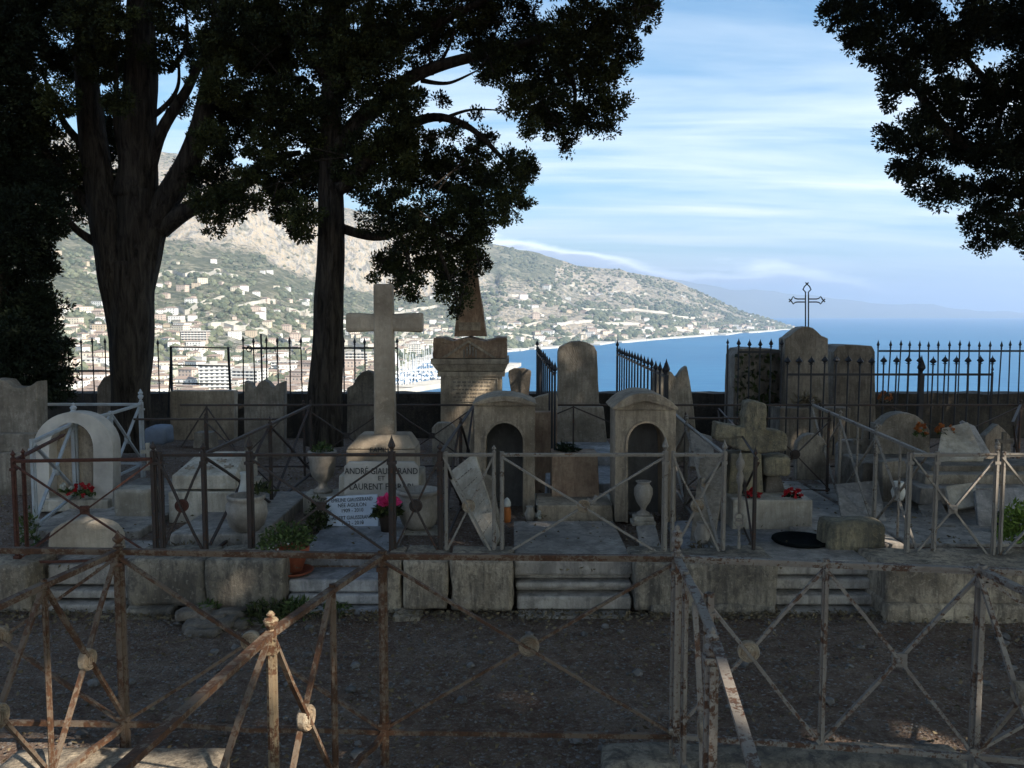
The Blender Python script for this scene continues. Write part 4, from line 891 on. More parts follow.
# baluster post beside it
r = empty('baluster_post', (x2(741), 4.97, TZ), 'slender turned baluster with a double ring, beside the grey railing post', 'post')
mb = MB(); mb.lathe([(.012, 0), (.012, .10), (.008, .12), (.008, .20)], 10); mb.build('foot', M_grey, r, smooth=True)
mb = MB(); T = Matrix.Translation((0, 0, .23))
for dz in (0, .034): mb.add(*(lambda: ([(.024*math.cos(a)*1+.006*math.cos(b)*math.cos(a), .006*math.sin(b), .23+dz+.024*math.sin(a)+.006*math.cos(b)*math.sin(a)) for a in np.linspace(0, 2*math.pi, 13)[:-1] for b in np.linspace(0, 2*math.pi, 7)[:-1]],
    [(i*6+j, ((i+1) % 12)*6+j, ((i+1) % 12)*6+(j+1) % 6, i*6+(j+1) % 6) for i in range(12) for j in range(6)]))())
mb.build('ring', M_grey, r)
mb = MB(); mb.lathe([(.010, .285), (.012, .45), (.018, .46), (.022, .50), (.012, .53), (.022, .55), (.026, .58), (.010, .61), (.002, .65)], 10); mb.build('shaft', M_grey, r, smooth=True)
# back railing of the row
Y3 = 7.65
railing('thin dark railing along the back of the left graves', M_rustd, [((-2.9, Y3), (x2(235, Y3), Y3), 'v'), ((x2(235, Y3), Y3), (x2(305, Y3), Y3), 'n'), ((x2(305, Y3), Y3), (x2(390, Y3), Y3), 'p'), ((x2(390, Y3), Y3), (x2(475, Y3), Y3), 'p')], [(x2(305, Y3), Y3, .02, 'ball', .22), (x2(390, Y3), Y3, .02, None, .22), (x2(475, Y3), Y3, .02, None, .22)], ZT2, ZB2+.05, bar=.016, dbar=.014)
railing('thin dark railing behind the middle graves', M_rustd, [((x2(478, Y3), Y3), (x2(668, Y3), Y3), 'v'), ((x2(668, Y3), Y3), (x2(815, Y3), Y3), 'n')], [(x2(668, Y3), Y3, .02, None, .22)], ZT2, ZB2+.05, bar=.016, dbar=.014)
railing('thin dark railing along the back of the right graves', M_rustd, [((x2(818, Y3), Y3), (x2(890, Y3), Y3), 'n'), ((x2(890, Y3), Y3), (x2(1017, Y3), Y3), 'p'), ((x2(1017, Y3), Y3), (x2(1120, Y3), Y3), 'p'), ((x2(1017, Y3), Y3), (x2(1010, 6.4), 6.4), 'p')], [(x2(818, Y3), Y3, .02, None, .22), (x2(1017, Y3), Y3, .026, 'ball', .22)], ZT2, ZB2+.05, bar=.016, dbar=.014)
# white railing at the left
W0 = (at(142, 440, 7.6).x, 7.6); W1 = (at(112, 450, 6.9).x-.0, 6.9); W2 = (at(75, 450, 6.3).x, 6.3); W3 = (at(33, 460, 5.35).x, 5.35); WB = (at(36, 420, 7.6).x, 7.6)
railing('white painted railing with a crowned corner post around the arched niche', M_white, [(WB, W0, 'n'), (W0, W1, 'x'), (W1, W2, 'p'), (W2, W3, 'x')], [(*W0, .04, 'urn', .22), (*W1, .03, None, .22), (*W2, .045, 'urn', .22), (*W3, .03, None, .22)], .865, .34, bar=.022, dbar=.02, medmat=M_white)
# ---- spear railings at the back
def spear_fence(label, p0, p1, n, zbot, zrails, ztip, mat, rad=.008, bend=0, posts=(), group=None, big=1.0, z0=None, skip=()):
    r = empty('spear_railing', (p0[0], p0[1], zbot), label, 'railing', group); P0 = Vector((*p0, 0)); P1 = Vector((*p1, 0))
    for zr in zrails:
        mb = MB(); mb.bar(P0+Vector((0, 0, zr)), P1+Vector((0, 0, zr)), .006, .022); mb.build('rail', mat, r, world=True)
    for i in range(n):
        if i in skip: continue
        p = P0.lerp(P1, i/(n-1)); j = Vector((random.uniform(-1, 1), random.uniform(-1, 1), 0))*bend
        zt = ztip+random.uniform(-.008, .008); mb = MB(); mb.tube([(p.x, p.y, zbot), (p.x+j.x, p.y, zt-.075)], rad, 6)
        T = Matrix.Translation((p.x+j.x, p.y, zt-.08)); b_ = big
        mb.lathe([(rad, 0), (rad*1.7*b_, .006), (rad*.9, .014), (rad*2.3*b_, .032), (rad*1.9*b_, .042), (rad*.7, .07), (.0008, .088)], 6, T)
        mb.build('spear_bar', mat, r, world=True)
    for x, y, w, zt in posts:
        mb = MB(); mb.bar((x, y, zbot), (x, y, zt), w); finial(mb, x, y, zt, w*42, 'spear'); mb.build('post', mat, r, world=True)
    return r
def Xb(px, Y): return at(px, 380, Y).x
YB = 9.95
def Zb(py, Y): return at(512, py, Y).z
spear_fence('black spear railing on the wall left of the forked trunk', (Xb(58, YB), YB), (Xb(118, YB), YB), 6, .66, (Zb(371, YB),), Zb(338, YB), M_black, bend=.01)
spear_fence('black spear railing on the wall left of the second trunk', (Xb(243, YB), YB), (Xb(302, YB), YB), 6, .66, (Zb(348, YB),), Zb(337, YB), M_black, bend=.012)
spear_fence('black spear railing on the wall behind the white cross', (Xb(344, YB), YB), (Xb(398, YB), YB), 6, .66, (Zb(348, YB),), Zb(338, YB), M_black, bend=.008, skip=(3, 4))
spear_fence('single black spear bar on the wall right of the forked trunk', (Xb(159, YB), YB), (Xb(163, YB), YB+.05), 2, .66, (), Zb(339, YB), M_black, skip=(1,))
r = empty('iron_rack', (Xb(200, 9.7), 9.7, .7), 'black iron frame with three cross rails standing behind the tan slab', 'iron frame')
for a in (171, 231):
    mb = MB(); mb.bar((Xb(a, 9.7), 9.7, .4), (Xb(a+(1 if a < 200 else -2), 9.7), 9.7, Zb(347, 9.7)), .022); mb.build('upright', M_black, r, world=True)
for b_ in (347, 365, 383):
    mb = MB(); mb.bar((Xb(171, 9.7), 9.7, Zb(b_, 9.7)), (Xb(230, 9.7), 9.7, Zb(b_+1, 9.7)), .014); mb.build('cross_rail', M_black, r, world=True)
mb = MB(); mb.bar((Xb(167, 9.7), 9.7, .5), (Xb(172, 9.7), 9.7, Zb(350, 9.7)), .014); mb.build('brace', M_black, r, world=True)
# slender iron cross left of the second trunk
r = empty('iron_cross', (Xb(262, 9.3), 9.3, .6), 'thin black iron post with a curled side bar behind the three lobed stone', 'iron cross')
mb = MB(); mb.bar((Xb(262, 9.3), 9.3, .5), (Xb(262, 9.3), 9.3, Zb(334, 9.3)), .016); mb.build('upright', M_black, r, world=True)
mb = MB(); z = Zb(349, 9.3); mb.tube([(Xb(250, 9.3), 9.3, z), (Xb(276, 9.3), 9.3, z), (Xb(278, 9.3), 9.3, z-.15)], .006, 6)
mb.tube([(Xb(250, 9.3)+.03*math.cos(a), 9.3, z+.03*math.sin(a)) for a in np.linspace(0, 6.28, 12)], .006, 5); mb.build('side_bar', M_black, r, world=True)
spear_fence('short black spear railing running towards the sea left of the tall rounded stone', (Xb(556, 6.2)+.0, 6.35), (.285, 9.9), 10, .45, (1.2,), 1.285, M_black, posts=[(.285, 9.95, .022, 1.27)])
spear_fence('black spear railing running towards the sea right of the tall rounded stone', (1.13, 6.5), (1.19, 9.9), 16, .45, (1.185,), 1.275, M_black, posts=[(1.125, 6.4, .03, 1.20), (1.195, 9.98, .022, 1.26)])
spear_fence('black railing with arrow tips before the dark tomb left of the shouldered stone', (Xb(738, 8.6), 8.6), (Xb(781, 8.6), 8.6), 5, .3, (Zb(352, 8.6),), Zb(339, 8.6), M_black, rad=.007, big=1.4, posts=[(Xb(727, 8.6), 8.6, .016, Zb(345, 8.6))])
spear_fence('long black railing with broad arrow tips crossing in front of the right tombs', (Xb(787, 8.3), 8.3), (Xb(992, 8.3), 8.3), 18, .3, (Zb(374.5, 8.3),), Zb(356, 8.3), M_black, rad=.0075, big=2.1, bend=.012, posts=[(Xb(921, 8.3), 8.3, .045, Zb(374, 8.3)), (Xb(992, 8.3), 8.3, .016, Zb(372, 8.3))])
spear_fence('tall black railing of slightly bent spears at the wall on the right', (Xb(878, 9.9), 9.9), (Xb(1120, 9.9), 9.9), 25, .6, (Zb(351, 9.9),), Zb(341, 9.9), M_black, bend=.02)
# ================================================================ GRAVESTONES
WT = bpy.data.textures.new('worn_stone', 'CLOUDS'); WT.noise_scale = .07; WT.noise_depth = 4
def weather(o, k=.012, lv=3):
    a = o.modifiers.new('fine', 'SUBSURF'); a.subdivision_type = 'SIMPLE'; a.levels = lv; a.render_levels = lv
    d = o.modifiers.new('wear', 'DISPLACE'); d.texture = WT; d.strength = k; d.mid_level = .5; d.texture_coords = 'LOCAL'; return o
def stele(name, label, pts, Y, th, mat, cat='gravestone', base=None, tilt=0, group=None, bevel=.008):
    """pts: outline in photo pixels at depth Y, turned into metres"""
    P_ = [at(a, b, Y) for a, b in pts]; cx = sum(p.x for p in P_)/len(P_); z0 = min(p.z for p in P_)
    mb = MB(); mb.prism([(p.x-cx, p.z-z0) for p in P_], 0, th)
    if base:
        r = empty(name, (cx, Y, z0), label, cat, group); r.rotation_euler = (0, tilt, 0); mb.build('stone', mat, r, bevel=bevel); k = MB(); bx0, bx1, bz, bt, bm_ = base
        k.box(bx0, bx1, -.06, th+.06, bz, bt); k.build('base', bm_, r, bevel=.008); return r
    o = weather(mb.build(name, mat, bevel=bevel)); o.location = (cx, Y, z0); o.rotation_euler = (0, tilt, 0); tag(o, label, cat, group); return o
def arc(cx, cy, rx, ry, a0, a1, n=14): return [(cx+rx*math.cos(math.radians(a0+(a1-a0)*i/n)), cy-ry*math.sin(math.radians(a0+(a1-a0)*i/n))) for i in range(n+1)]
# left: big weathered tomb with an acroterion
r = empty('stone_tomb', (at(10, 480, 6.9).x, 6.9, TZ), 'big stepped pale tomb at the left edge with a horned top', 'tomb')
def prism_px(r, name, pts, Y, th, mat, bevel=.008, y_off=0):
    P_ = [at(a, b, Y) for a, b in pts]; mb = MB(); mb.prism([(p.x, p.z) for p in P_], Y+y_off, Y+y_off+th); return weather(mb.build(name, mat, r, bevel=bevel, world=True))
prism_px(r, 'headstone', [(-40, 436), (-40, 380), (-5, 379), (5, 380), (12, 387), (22, 388), (30, 386), (37, 381), (38, 436)], 7.0, .16, M_stele)
prism_px(r, 'plinth', [(-44, 452), (-44, 434), (34, 434), (36, 452)], 6.9, .34, M_stele); prism_px(r, 'base', [(-50, 520), (-50, 453), (33, 453), (33, 520)], 6.85, .5, M_stele)
# white arched niche
r = empty('arched_niche', (at(72, 480, 6.2).x, 6.2, TZ), 'white round arched grave niche behind the white railing', 'grave niche')
out = [(33, 512), (33, 446)]+arc(73, 448, 40, 36, 180, 0, 18)[1:]+[(113, 512)]
inn = [(93, 512), (93, 448)]+arc(71, 448, 22, 25, 0, 180, 14)[1:]+[(49, 512)]
def arch_mesh(outer, inner, Y, d, mat, r, name='surround'):
    """front ring between two outlines with equal ends, extruded"""
    n = 40
    def resample(p):
        L = [0]; 
        for a, b in zip(p[:-1], p[1:]): L.append(L[-1]+math.hypot(b[0]-a[0], b[1]-a[1]))
        return [(np.interp(s, L, [q[0] for q in p]), np.interp(s, L, [q[1] for q in p])) for s in np.linspace(0, L[-1], n)]
    o_ = [at(a, b, Y) for a, b in resample(outer)]; i_ = [at(a, b, Y) for a, b in resample(inner)]
    vs = [(p.x, Y, p.z) for p in o_]+[(p.x, Y, p.z) for p in i_]+[(p.x, Y+d, p.z) for p in o_]+[(p.x, Y+d, p.z) for p in i_]; fs = []
    for k in range(n-1): fs += [(k, k+1, n+k+1, n+k), (2*n+k, 3*n+k, 3*n+k+1, 2*n+k+1), (k, 2*n+k, 2*n+k+1, k+1), (n+k, n+k+1, 3*n+k+1, 3*n+k)]
    fs += [(0, n, 3*n, 2*n), (n-1, 3*n-1, 4*n-1, 2*n-1)]
    mb = MB(); mb.add(vs, fs); return mb.build(name, mat, r, world=True, bevel=.004)
arch_mesh(out, inn[::-1], 6.2, .13, M_tablet, r)
prism_px(r, 'back_panel', [(49, 508), (49, 446)]+arc(71, 448, 21.8, 24.5, 180, 0, 12)+[(92.5, 508)], 6.31, .03, M_tan)
prism_px(r, 'sill', [(40, 512), (40, 500), (108, 500), (108, 512)], 6.14, .26, M_marble)
def flowers(name, label, p, r, n, mat, leaf=M_leaf, nl=60, h=None, group=None):
    e = empty(name, p, label, 'flowers', group); h = h or r
    plant('leaves', e, p, r*1.1, h*.7, nl, .02, .009, leaf)
    d = rdir(n); d[:, 2] = np.abs(d[:, 2]); d[:, 1] -= .2; C = np.array(p)+d*np.array([r, r, h])*RNG.uniform(.7, 1, (n, 1))+np.array([0, 0, h*.25]); Cs = []
    for c in C:
        k = 14; e2 = rdir(k); Cs.append(c+e2*.009)
    Cs = np.concatenate(Cs); A_l, B_l = leaves_at(Cs, rdir(len(Cs)), .011, .008, .5)
    quads_mesh('blooms', Cs, A_l, B_l, mat, e, RNG.uniform(0, 1, len(Cs)), tuple(p)); return e
flowers('flower_bunch', 'red and cream flowers inside the white arched niche', tuple(at(82, 497, 6.15)), .09, 16, M_red)
flowers('flower_bunch', 'cream blossoms at the left foot of the white arched niche', tuple(at(67, 492, 6.1)), .05, 9, M_whitef)
# stones in front of the wall, left
stele('gravestone', 'dark half hidden stone with curved top behind the forked trunk', [(97, 440), (97, 388), (103, 378), (112, 374), (124, 372), (124, 440)], 9.2, .12, M_stele)
stele('tomb_slab', 'wide tan stone slab against the wall under the black iron frame', [(170, 440), (170, 391), (234, 391), (234, 440)], 9.3, .14, M_tan)
stele('gravestone', 'stone with a three lobed top left of the second trunk', [(244, 470), (244, 381), (250, 383), (253, 388), (256, 387), (258, 383), (262, 380.5), (264, 380), (268, 382), (272, 387), (274, 387), (277, 384), (284, 381), (284, 470)], 8.6, .12, M_stele)
stele('gravestone', 'rounded stone with broken shoulders between the second trunk and the cross', [(347, 440), (347, 388), (353, 385), (357, 377), (362, 372), (367, 370.5), (372, 372), (376, 379), (376, 386), (372, 392), (378, 394), (378, 440)], 9.1, .12, M_steled)
mb = MB(); rough_box(mb, -.10, .10, -.1, .1, 0, .16, .03, .015, 2, .03); o = mb.build('stone_lump', M_cloth, loc=(0, 0, 0), smooth=True); o.location = at(160, 443, 8.2); tag(o, 'bluish rounded stone left of the carved white tomb', 'stone')
mb = MB(); mb.box(-.09, .09, -.08, .08, 0, .14, taper=.01); o = mb.build('stone_block', M_stele, bevel=.006); o.location = at(206, 447, 7.9); tag(o, 'small square grey block in front of the tan slab', 'stone')
# carved white chest tomb
r = empty('chest_tomb', (at(210, 500, 5.9).x, 5.9, TZ), 'white chest tomb with leaf carving on its sloping lid', 'tomb')
a = at(168, 500, 5.9); b_ = at(238, 500, 5.9)
mb = MB(); mb.box(a.x, b_.x, 5.9, 6.5, TZ, at(0, 492, 5.9).z); mb.build('base', M_marble, r, bevel=.01, world=True)
zl = at(0, 490, 5.9).z; zl2 = at(0, 476, 5.9).z; zr = at(0, 452, 6.3).z
mb = MB(); x0, x1 = a.x+.02, b_.x-.02
mb.add([(x0, 5.92, zl), (x1, 5.92, zl), (x1, 6.45, zl), (x0, 6.45, zl), (x0, 5.92, zl2), (x1, 5.92, zl2), (x1-.06, 6.32, zr), (x0+.10, 6.32, zr), (x1, 6.45, zr-.02), (x0, 6.45, zr-.02)],
       [(3, 2, 1, 0), (0, 1, 5, 4), (4, 5, 6, 7), (7, 6, 8, 9), (1, 2, 8, 6, 5), (0, 4, 7, 9, 3), (2, 3, 9, 8)]); mb.build('lid', M_marble, r, bevel=.008, world=True)
mb = MB()
for (u, v) in [(.2, .3), (.35, .55), (.5, .3), (.62, .6), (.8, .35)]:
    c = Vector((x0+(x1-x0)*u, 5.92+.38*v, zl2+(zr-zl2)*v+.004))
    for k in range(5):
        an = k*1.256+u*5; d = Vector((math.cos(an), math.sin(an)*.7, math.sin(an)*.35))*.035; mb.bar(c, c+d, .012, .008)
mb.build('carving', M_stele, r, world=True)
# ---- the white cross
r = empty('grave_cross', (at(385, 470, 6.25).x, 6.25, TZ), 'large white marble cross rising from an inscribed plinth', 'cross')
Yc = 6.25; c0 = at(385, 400, Yc).x
mb = MB(); zt = at(0, 284, Yc).z; zb = at(0, 434, Yc).z; w1 = m(9.2, Yc); w0 = m(10.5, Yc); d1 = .055
mb.add([(c0-w0, Yc-d1, zb), (c0+w0, Yc-d1, zb), (c0+w0, Yc+d1, zb), (c0-w0, Yc+d1, zb), (c0-w1, Yc-d1, zt), (c0+w1, Yc-d1, zt), (c0+w1, Yc+d1, zt), (c0-w1, Yc+d1, zt)], [(3, 2, 1, 0), (4, 5, 6, 7), (0, 1, 5, 4), (1, 2, 6, 5), (2, 3, 7, 6), (3, 0, 4, 7)])
mb.build('upright', M_crossm, r, bevel=.012, world=True)
za = at(0, 322.5, Yc).z; mb = MB(); 
for s, pe in ((-1, 347), (1, 423)):
    xe = at(pe, 322, Yc).x; prof = []
    n = 12
    xs = [c0+s*w1*.6, xe-s*.02, xe, xe]; hs = [m(8.6, Yc), m(10, Yc), m(9.2, Yc), m(6, Yc)]
    vs = []
    for x, h in zip(xs, hs):
        for j in range(n):
            an = 2*math.pi*(j+.5)/n; cy = math.copysign(abs(math.cos(an))**.45, math.cos(an)); cz = math.copysign(abs(math.sin(an))**.45, math.sin(an)); vs.append((x, Yc+cy*.05, za+cz*h))
    fs = [(i*n+j, i*n+(j+1) % n, (i+1)*n+(j+1) % n, (i+1)*n+j) for i in range(3) for j in range(n)]+[tuple(range(n)), tuple(3*n+j for j in range(n))]
    k = MB(); k.add(vs, fs); k.build('arm', M_crossm, r, smooth=False, world=True, bevel=.004)
def frustum(mb, px0, px1, py0, px2, px3, py1, Y, d0, d1):
    """px0..px1 at bottom row py0, px2..px3 at top row py1"""
    a, b, c, d = at(px0, py0, Y), at(px1, py0, Y), at(px2, py1, Y), at(px3, py1, Y)
    return mb.add([(a.x, Y-d0, a.z), (b.x, Y-d0, a.z), (b.x, Y+d0, a.z), (a.x, Y+d0, a.z), (c.x, Y-d1, c.z), (d.x, Y-d1, c.z), (d.x, Y+d1, c.z), (c.x, Y+d1, c.z)], [(3, 2, 1, 0), (4, 5, 6, 7), (0, 1, 5, 4), (1, 2, 6, 5), (2, 3, 7, 6), (3, 0, 4, 7)])
mb = MB(); frustum(mb, 350, 418, 446, 362, 410, 433, Yc, .16, .10); frustum(mb, 350, 418, 470, 350, 418, 446.3, Yc, .16, .16); mb.build('plinth_cap', M_crossm, r, bevel=.012, world=True)
mb = MB(); frustum(mb, 342, 425, 545, 344, 423, 470.4, Yc, .19, .19); mb.build('plinth', M_marble, r, bevel=.012, world=True)
Yt = 5.98
p = at(382, 529, Yt); mb = MB(); a = at(344, 462, Yt); b_ = at(419, 529, Yt); hw = (b_.x-a.x)/2; H = a.z-b_.z
mb.prism([(-hw, 0), (hw, 0), (hw, H*.93), (hw*.88, H), (-hw*.88, H), (-hw, H*.93)], 0, .04)
tb = mb.build('tablet', M_tablet, r, bevel=.004); tb.location = Vector((p.x, Yt, b_.z))-r.location
text('ANDRÉ GIAUSSERAND', .062, (p.x-r.location.x, Yt-.003-r.location.y, at(0, 474, Yt).z-r.location.z), M_lead, r, sx=.80)
text('ET', .045, (p.x-r.location.x, Yt-.003-r.location.y, at(0, 480, Yt).z-r.location.z-.002), M_lead, r)
text('LAURENT FERRARI', .062, (p.x-r.location.x, Yt-.003-r.location.y, at(0, 489.5, Yt).z-r.location.z), M_lead, r, sx=.86)
text('FAMILLE', .05, (c0-r.location.x, Yc-.163-r.location.y, at(0, 452.5, 6.08).z-r.location.z), M_lead, r, sx=.95)
Yp = 5.72
a = at(327, 532, Yp); b_ = at(378, 497, Yp); w = b_.x-a.x; h = b_.z-a.z
q = empty('name_plaque', (a.x, Yp, a.z-.01), 'small tilted white plaque with dark lettering leaning on the cross plinth', 'plaque'); q.rotation_euler = (math.radians(-14), math.radians(-3), 0)
mb = MB(); mb.box(0, w, 0, .022, 0, h*1.03); mb.build('panel', plain('plaque_white', (.62, .66, .72), .5, var=.08), q, bevel=.003)
for i, (s, sz) in enumerate([('EMELINE GIAUSSERAND', .036), ('NÉE AGULON', .036), ('1909 - 2010', .036), ('ALBERT GIAUSSERAND', .036), ('1912 - 2010', .036)]):
    text(s, sz, (w/2, -.002, h*[.86, .71, .56, .36, .21][i]), M_lead, q, sx=.72 if len(s) > 12 else .85)
# the back support of the plaque stands on a low stone
mb = MB(); mb.box(a.x-.02, b_.x+.03, Yp+.03, Yp+.25, TZ, a.z-.015); o = mb.build('stone_block', M_marble, loc=(a.x, Yp, TZ), bevel=.01); tag(o, 'low marble block carrying the small tilted plaque', 'stone')
mb = MB(); a = at(46, 550, 5.1); b_ = at(116, 550, 5.1); hw = (b_.x-a.x)/2; Hh = at(0, 521, 5.1).z-TZ
mb.prism([(-hw, 0), (hw, 0), (hw, Hh*.45)]+[(hw*math.cos(q_), Hh*.45+Hh*.55*math.sin(q_)) for q_ in np.linspace(.12, math.pi-.12, 12)]+[(-hw, Hh*.45)], 0, .12)
o = weather(mb.build('gravestone', M_crossm, bevel=.015)); o.location = ((a.x+b_.x)/2, 5.12, TZ); tag(o, 'low pale rounded stone with a crack in front of the white arched niche', 'gravestone')
mb = MB(); x0, x1, z0, z1 = R4(112, 490, 152, 522, 5.9); rough_box(mb, x0, x1, 5.9, 6.1, TZ, z1, .03, .01, 4, .02); o = mb.build('stone_block', M_marble, loc=((x0+x1)/2, 5.9, TZ), smooth=True); tag(o, 'white weathered block between the arched niche and the chest tomb', 'stone')
# ---- urns and planters
def urn(label, px, pyb, pyt, Y, prof, mat, fill=None, name='stone_urn', sq=0.0, n=24):
    b_ = at(px, pyb, Y); t_ = at(px, pyt, Y); H = t_.z-b_.z
    r = empty(name, (b_.x, Y, b_.z), label, 'urn')
    mb = MB(); mb.lathe([(a*H, c*H) for a, c in prof if c > .22 or a < 9], n); mb.build('bowl', mat, r, smooth=True)
    if sq: k = MB(); k.box(-sq, sq, -sq, sq, -.001 if b_.z < .3 else -.05, .03); k.build('foot', mat, r, bevel=.006)
    return r, Vector((b_.x, Y, t_.z))
u1, top1 = urn('pale footed planter urn beside the second trunk', 323, 492, 449, 6.3, [(.22, 0), (.22, .06), (.17, .09), (.11, .14), (.10, .22), (.15, .27), (.24, .36), (.29, .52), (.30, .78), (.33, .82), (.33, .95), (.29, .96), (.26, .80), (.03, .78)], M_urn)
p = plant('herbs', u1, tuple(top1-Vector((0, 0, .02))), .08, .08, 180, .014, .007, M_leaf)
mb = MB(); mb.box(-.12, .12, -.12, .12, 0, at(0, 492, 6.3).z-TZ-.002); o = mb.build('pedestal', M_marble, bevel=.01); o.location = (u1.location.x, 6.3, TZ); tag(o, 'low square pedestal under the planter urn beside the trunk', 'pedestal')
u2, top2 = urn('round pale bowl urn right of the pink flowers', 419, 528, 489, 5.75, [(.30, 0), (.34, .04), (.42, .12), (.50, .35), (.53, .6), (.50, .80), (.46, .86), (.56, .90), (.57, .98), (.48, 1), (.44, .85), (.05, .80)], M_urn)
mb = MB()
for i in range(5): mb.box(-.16+.012*i, .16-.012*i, -.14+.01*i, .14-.01*i, i*.03, i*.03+.03)
o = mb.build('pedestal', M_marble, bevel=.005); o.location = (u2.location.x, 5.72, TZ); s_ = (u2.location.z-TZ)/.15; o.scale = (1, 1, s_); tag(o, 'stepped marble pedestal under the round bowl urn', 'pedestal')
u3, top3 = urn('round dark edged bowl urn in front of the carved chest tomb', 247, 532, 495, 5.4, [(.25, 0), (.30, .05), (.46, .2), (.55, .5), (.52, .78), (.44, .86), (.50, .92), (.50, 1), (.42, 1), (.40, .88), (.05, .8)], M_urn)
mb = MB(); mb.box(-.07, .07, -.07, .07, 0, u3.location.z-TZ-.001, taper=.008); o = mb.build('pedestal', M_marble, bevel=.006); o.location = (u3.location.x, 5.4, TZ); tag(o, 'narrow pedestal of the bowl urn before the chest tomb', 'pedestal')
mb = MB(); mb.lathe([(.03, 0), (.045, .01), (.05, .05), (.035, .10), (.028, .16), (.035, .18), (.03, .18), (.02, .15)], 14); o = mb.build('grave_vase', M_ivory, smooth=True); o.location = tuple(at(246, 500, 5.55)); tag(o, 'small cream vase standing behind the bowl urn', 'vase')
plant_ = empty('pot_plant', tuple(at(240, 490, 5.5)), 'dark leafy sprig hanging over the bowl urn', 'plant'); plant('leaves', plant_, tuple(at(262, 492, 5.45)), .09, .07, 50, .035, .009, M_cyp)
# ---- terracotta pot with bushy plant
Yq = 5.0; pz = at(297, 583, Yq).z
pz = .173; pb = Vector((at(293, 580, 4.9).x, 4.9, pz))
r = empty('flower_pot', pb, 'terracotta pot with a bushy flowering plant on the bluish slab', 'flower pot')
mb = MB(); mb.lathe([(.055, .022), (.085, .12), (.094, .125), (.096, .155), (.086, .156), (.08, .135), (.01, .13)], 24); mb.build('pot', M_pot, r, smooth=True)
mb = MB(); mb.lathe([(.08, 0), (.115, .018), (.118, .026), (.108, .024), (.078, .008), (.01, .008)], 24); mb.build('saucer', M_pot, r, smooth=True)
plant('foliage', r, (pb.x-.03, pb.y, pz+.16), .17, .15, 800, .015, .007, M_leaf)
plant('blossoms', r, (pb.x-.02, pb.y-.05, pz+.15), .16, .10, 26, .009, .008, M_whitef)
bw = empty('shrub', tuple(at(325, 500, 5.7)), 'dark green shrub between the planter urn and the small plaque', 'shrub'); plant('leaves', bw, (at(318, 512, 5.7).x, 5.7, TZ+.0), .10, .26, 460, .018, .008, M_cyp)
fl = empty('flower_pot', tuple(at(388, 520, 5.6)), 'bright pink flowers in a dark pot beside the bowl urn', 'flower pot')
mb = MB(); mb.lathe([(.045, 0), (.06, .10), (.065, .12), (.05, .12), (.01, .10)], 18); o = mb.build('pot', M_soil, fl, smooth=True)
fl.location.z = TZ+.02
plant('leaves', fl, (fl.location.x, 5.6, TZ+.12), .11, .13, 320, .025, .012, M_cyp)
bl_ = rdir(330); bl_[:, 2] = np.where(bl_[:, 2] < 0, bl_[:, 2]*.5, bl_[:, 2]); Cf = np.array([fl.location.x+.015, 5.55, at(0, 502, 5.55).z])+bl_*np.array([.075, .05, .045])*RNG.uniform(.35, 1.1, (330, 1)); A_l, B_l = leaves_at(Cf, bl_, .016, .013, .8); quads_mesh('blooms', Cf, A_l, B_l, M_pinkf, fl, RNG.uniform(0, 1, 330), tuple(fl.location))
# ---- obelisk monument
Yo = 9.2
r = empty('obelisk_monument', (at(470, 420, Yo).x, Yo, TZ), 'tall brown stone obelisk on a pedimented and inscribed pedestal', 'monument')
mb = MB(); frustum(mb, 443, 502, 470, 443, 502, 374, Yo, .31, .31); mb.build('pedestal', M_tan, r, bevel=.008, world=True)
mb = MB(); frustum(mb, 436, 510, 404, 438, 508, 404.5, Yo, .30, .30) if False else None
mb.cur = 0; frustum(mb, 440, 505, 374.4, 440, 505, 369.5, Yo, .33, .33); frustum(mb, 434, 509, 362, 434, 509, 357, Yo, .38, .38); frustum(mb, 440, 505, 369, 435, 508, 362.3, Yo, .33, .37); mb.build('cornice', M_tan, r, bevel=.004, world=True)
mb = MB(); a = [at(x, y, Yo) for x, y in [(436, 356.5), (436, 337), (446, 337), (452, 341), (470, 336.5), (488, 341), (497, 337), (507, 337), (507, 356.5)]]; mb.prism([(p_.x, p_.z) for p_ in a], Yo-.34, Yo+.34); weather(mb.build('pediment_block', M_pink, r, bevel=.006, world=True), .02)
mb = MB(); a = [at(x, y, Yo) for x, y in [(444, 356), (470, 339), (497, 356), (493, 356), (470, 341.5), (449, 356)]]; mb.prism([(p_.x, p_.z) for p_ in a], Yo-.365, Yo-.342); mb.build('pediment', M_tan, r, world=True)
mb = MB()
for k in range(-2, 3): c = at(470+k*3, 349+abs(k)*1.5, Yo-.34); mb.box(c.x-.008, c.x+.008, Yo-.352, Yo-.342, c.z-.06, c.z+.05-abs(k)*.012)
mb.build('carving', M_stele, r, world=True)
mb = MB(); frustum(mb, 455, 487, 336, 464, 476, 262, Yo, .17, .065); frustum(mb, 464, 476, 261.9, 469, 471, 252, Yo, .065, .01); weather(mb.build('obelisk', M_pink, r, bevel=.006, world=True), .02)
mb = MB(); a = [at(x, y, Yo) for x, y in [(457, 330), (484, 330), (481, 325), (460, 325)]]; mb.box(a[0].x+.03, a[1].x-.03, Yo-.185, Yo-.165, a[0].z, a[2].z+.03); mb.build('relief', M_tan, r, world=True)
mb = MB()
x0, x1 = at(447, 390, Yo-.33).x, at(498, 390, Yo-.33).x; z0, z1 = at(0, 402, Yo-.33).z, at(0, 378, Yo-.33).z
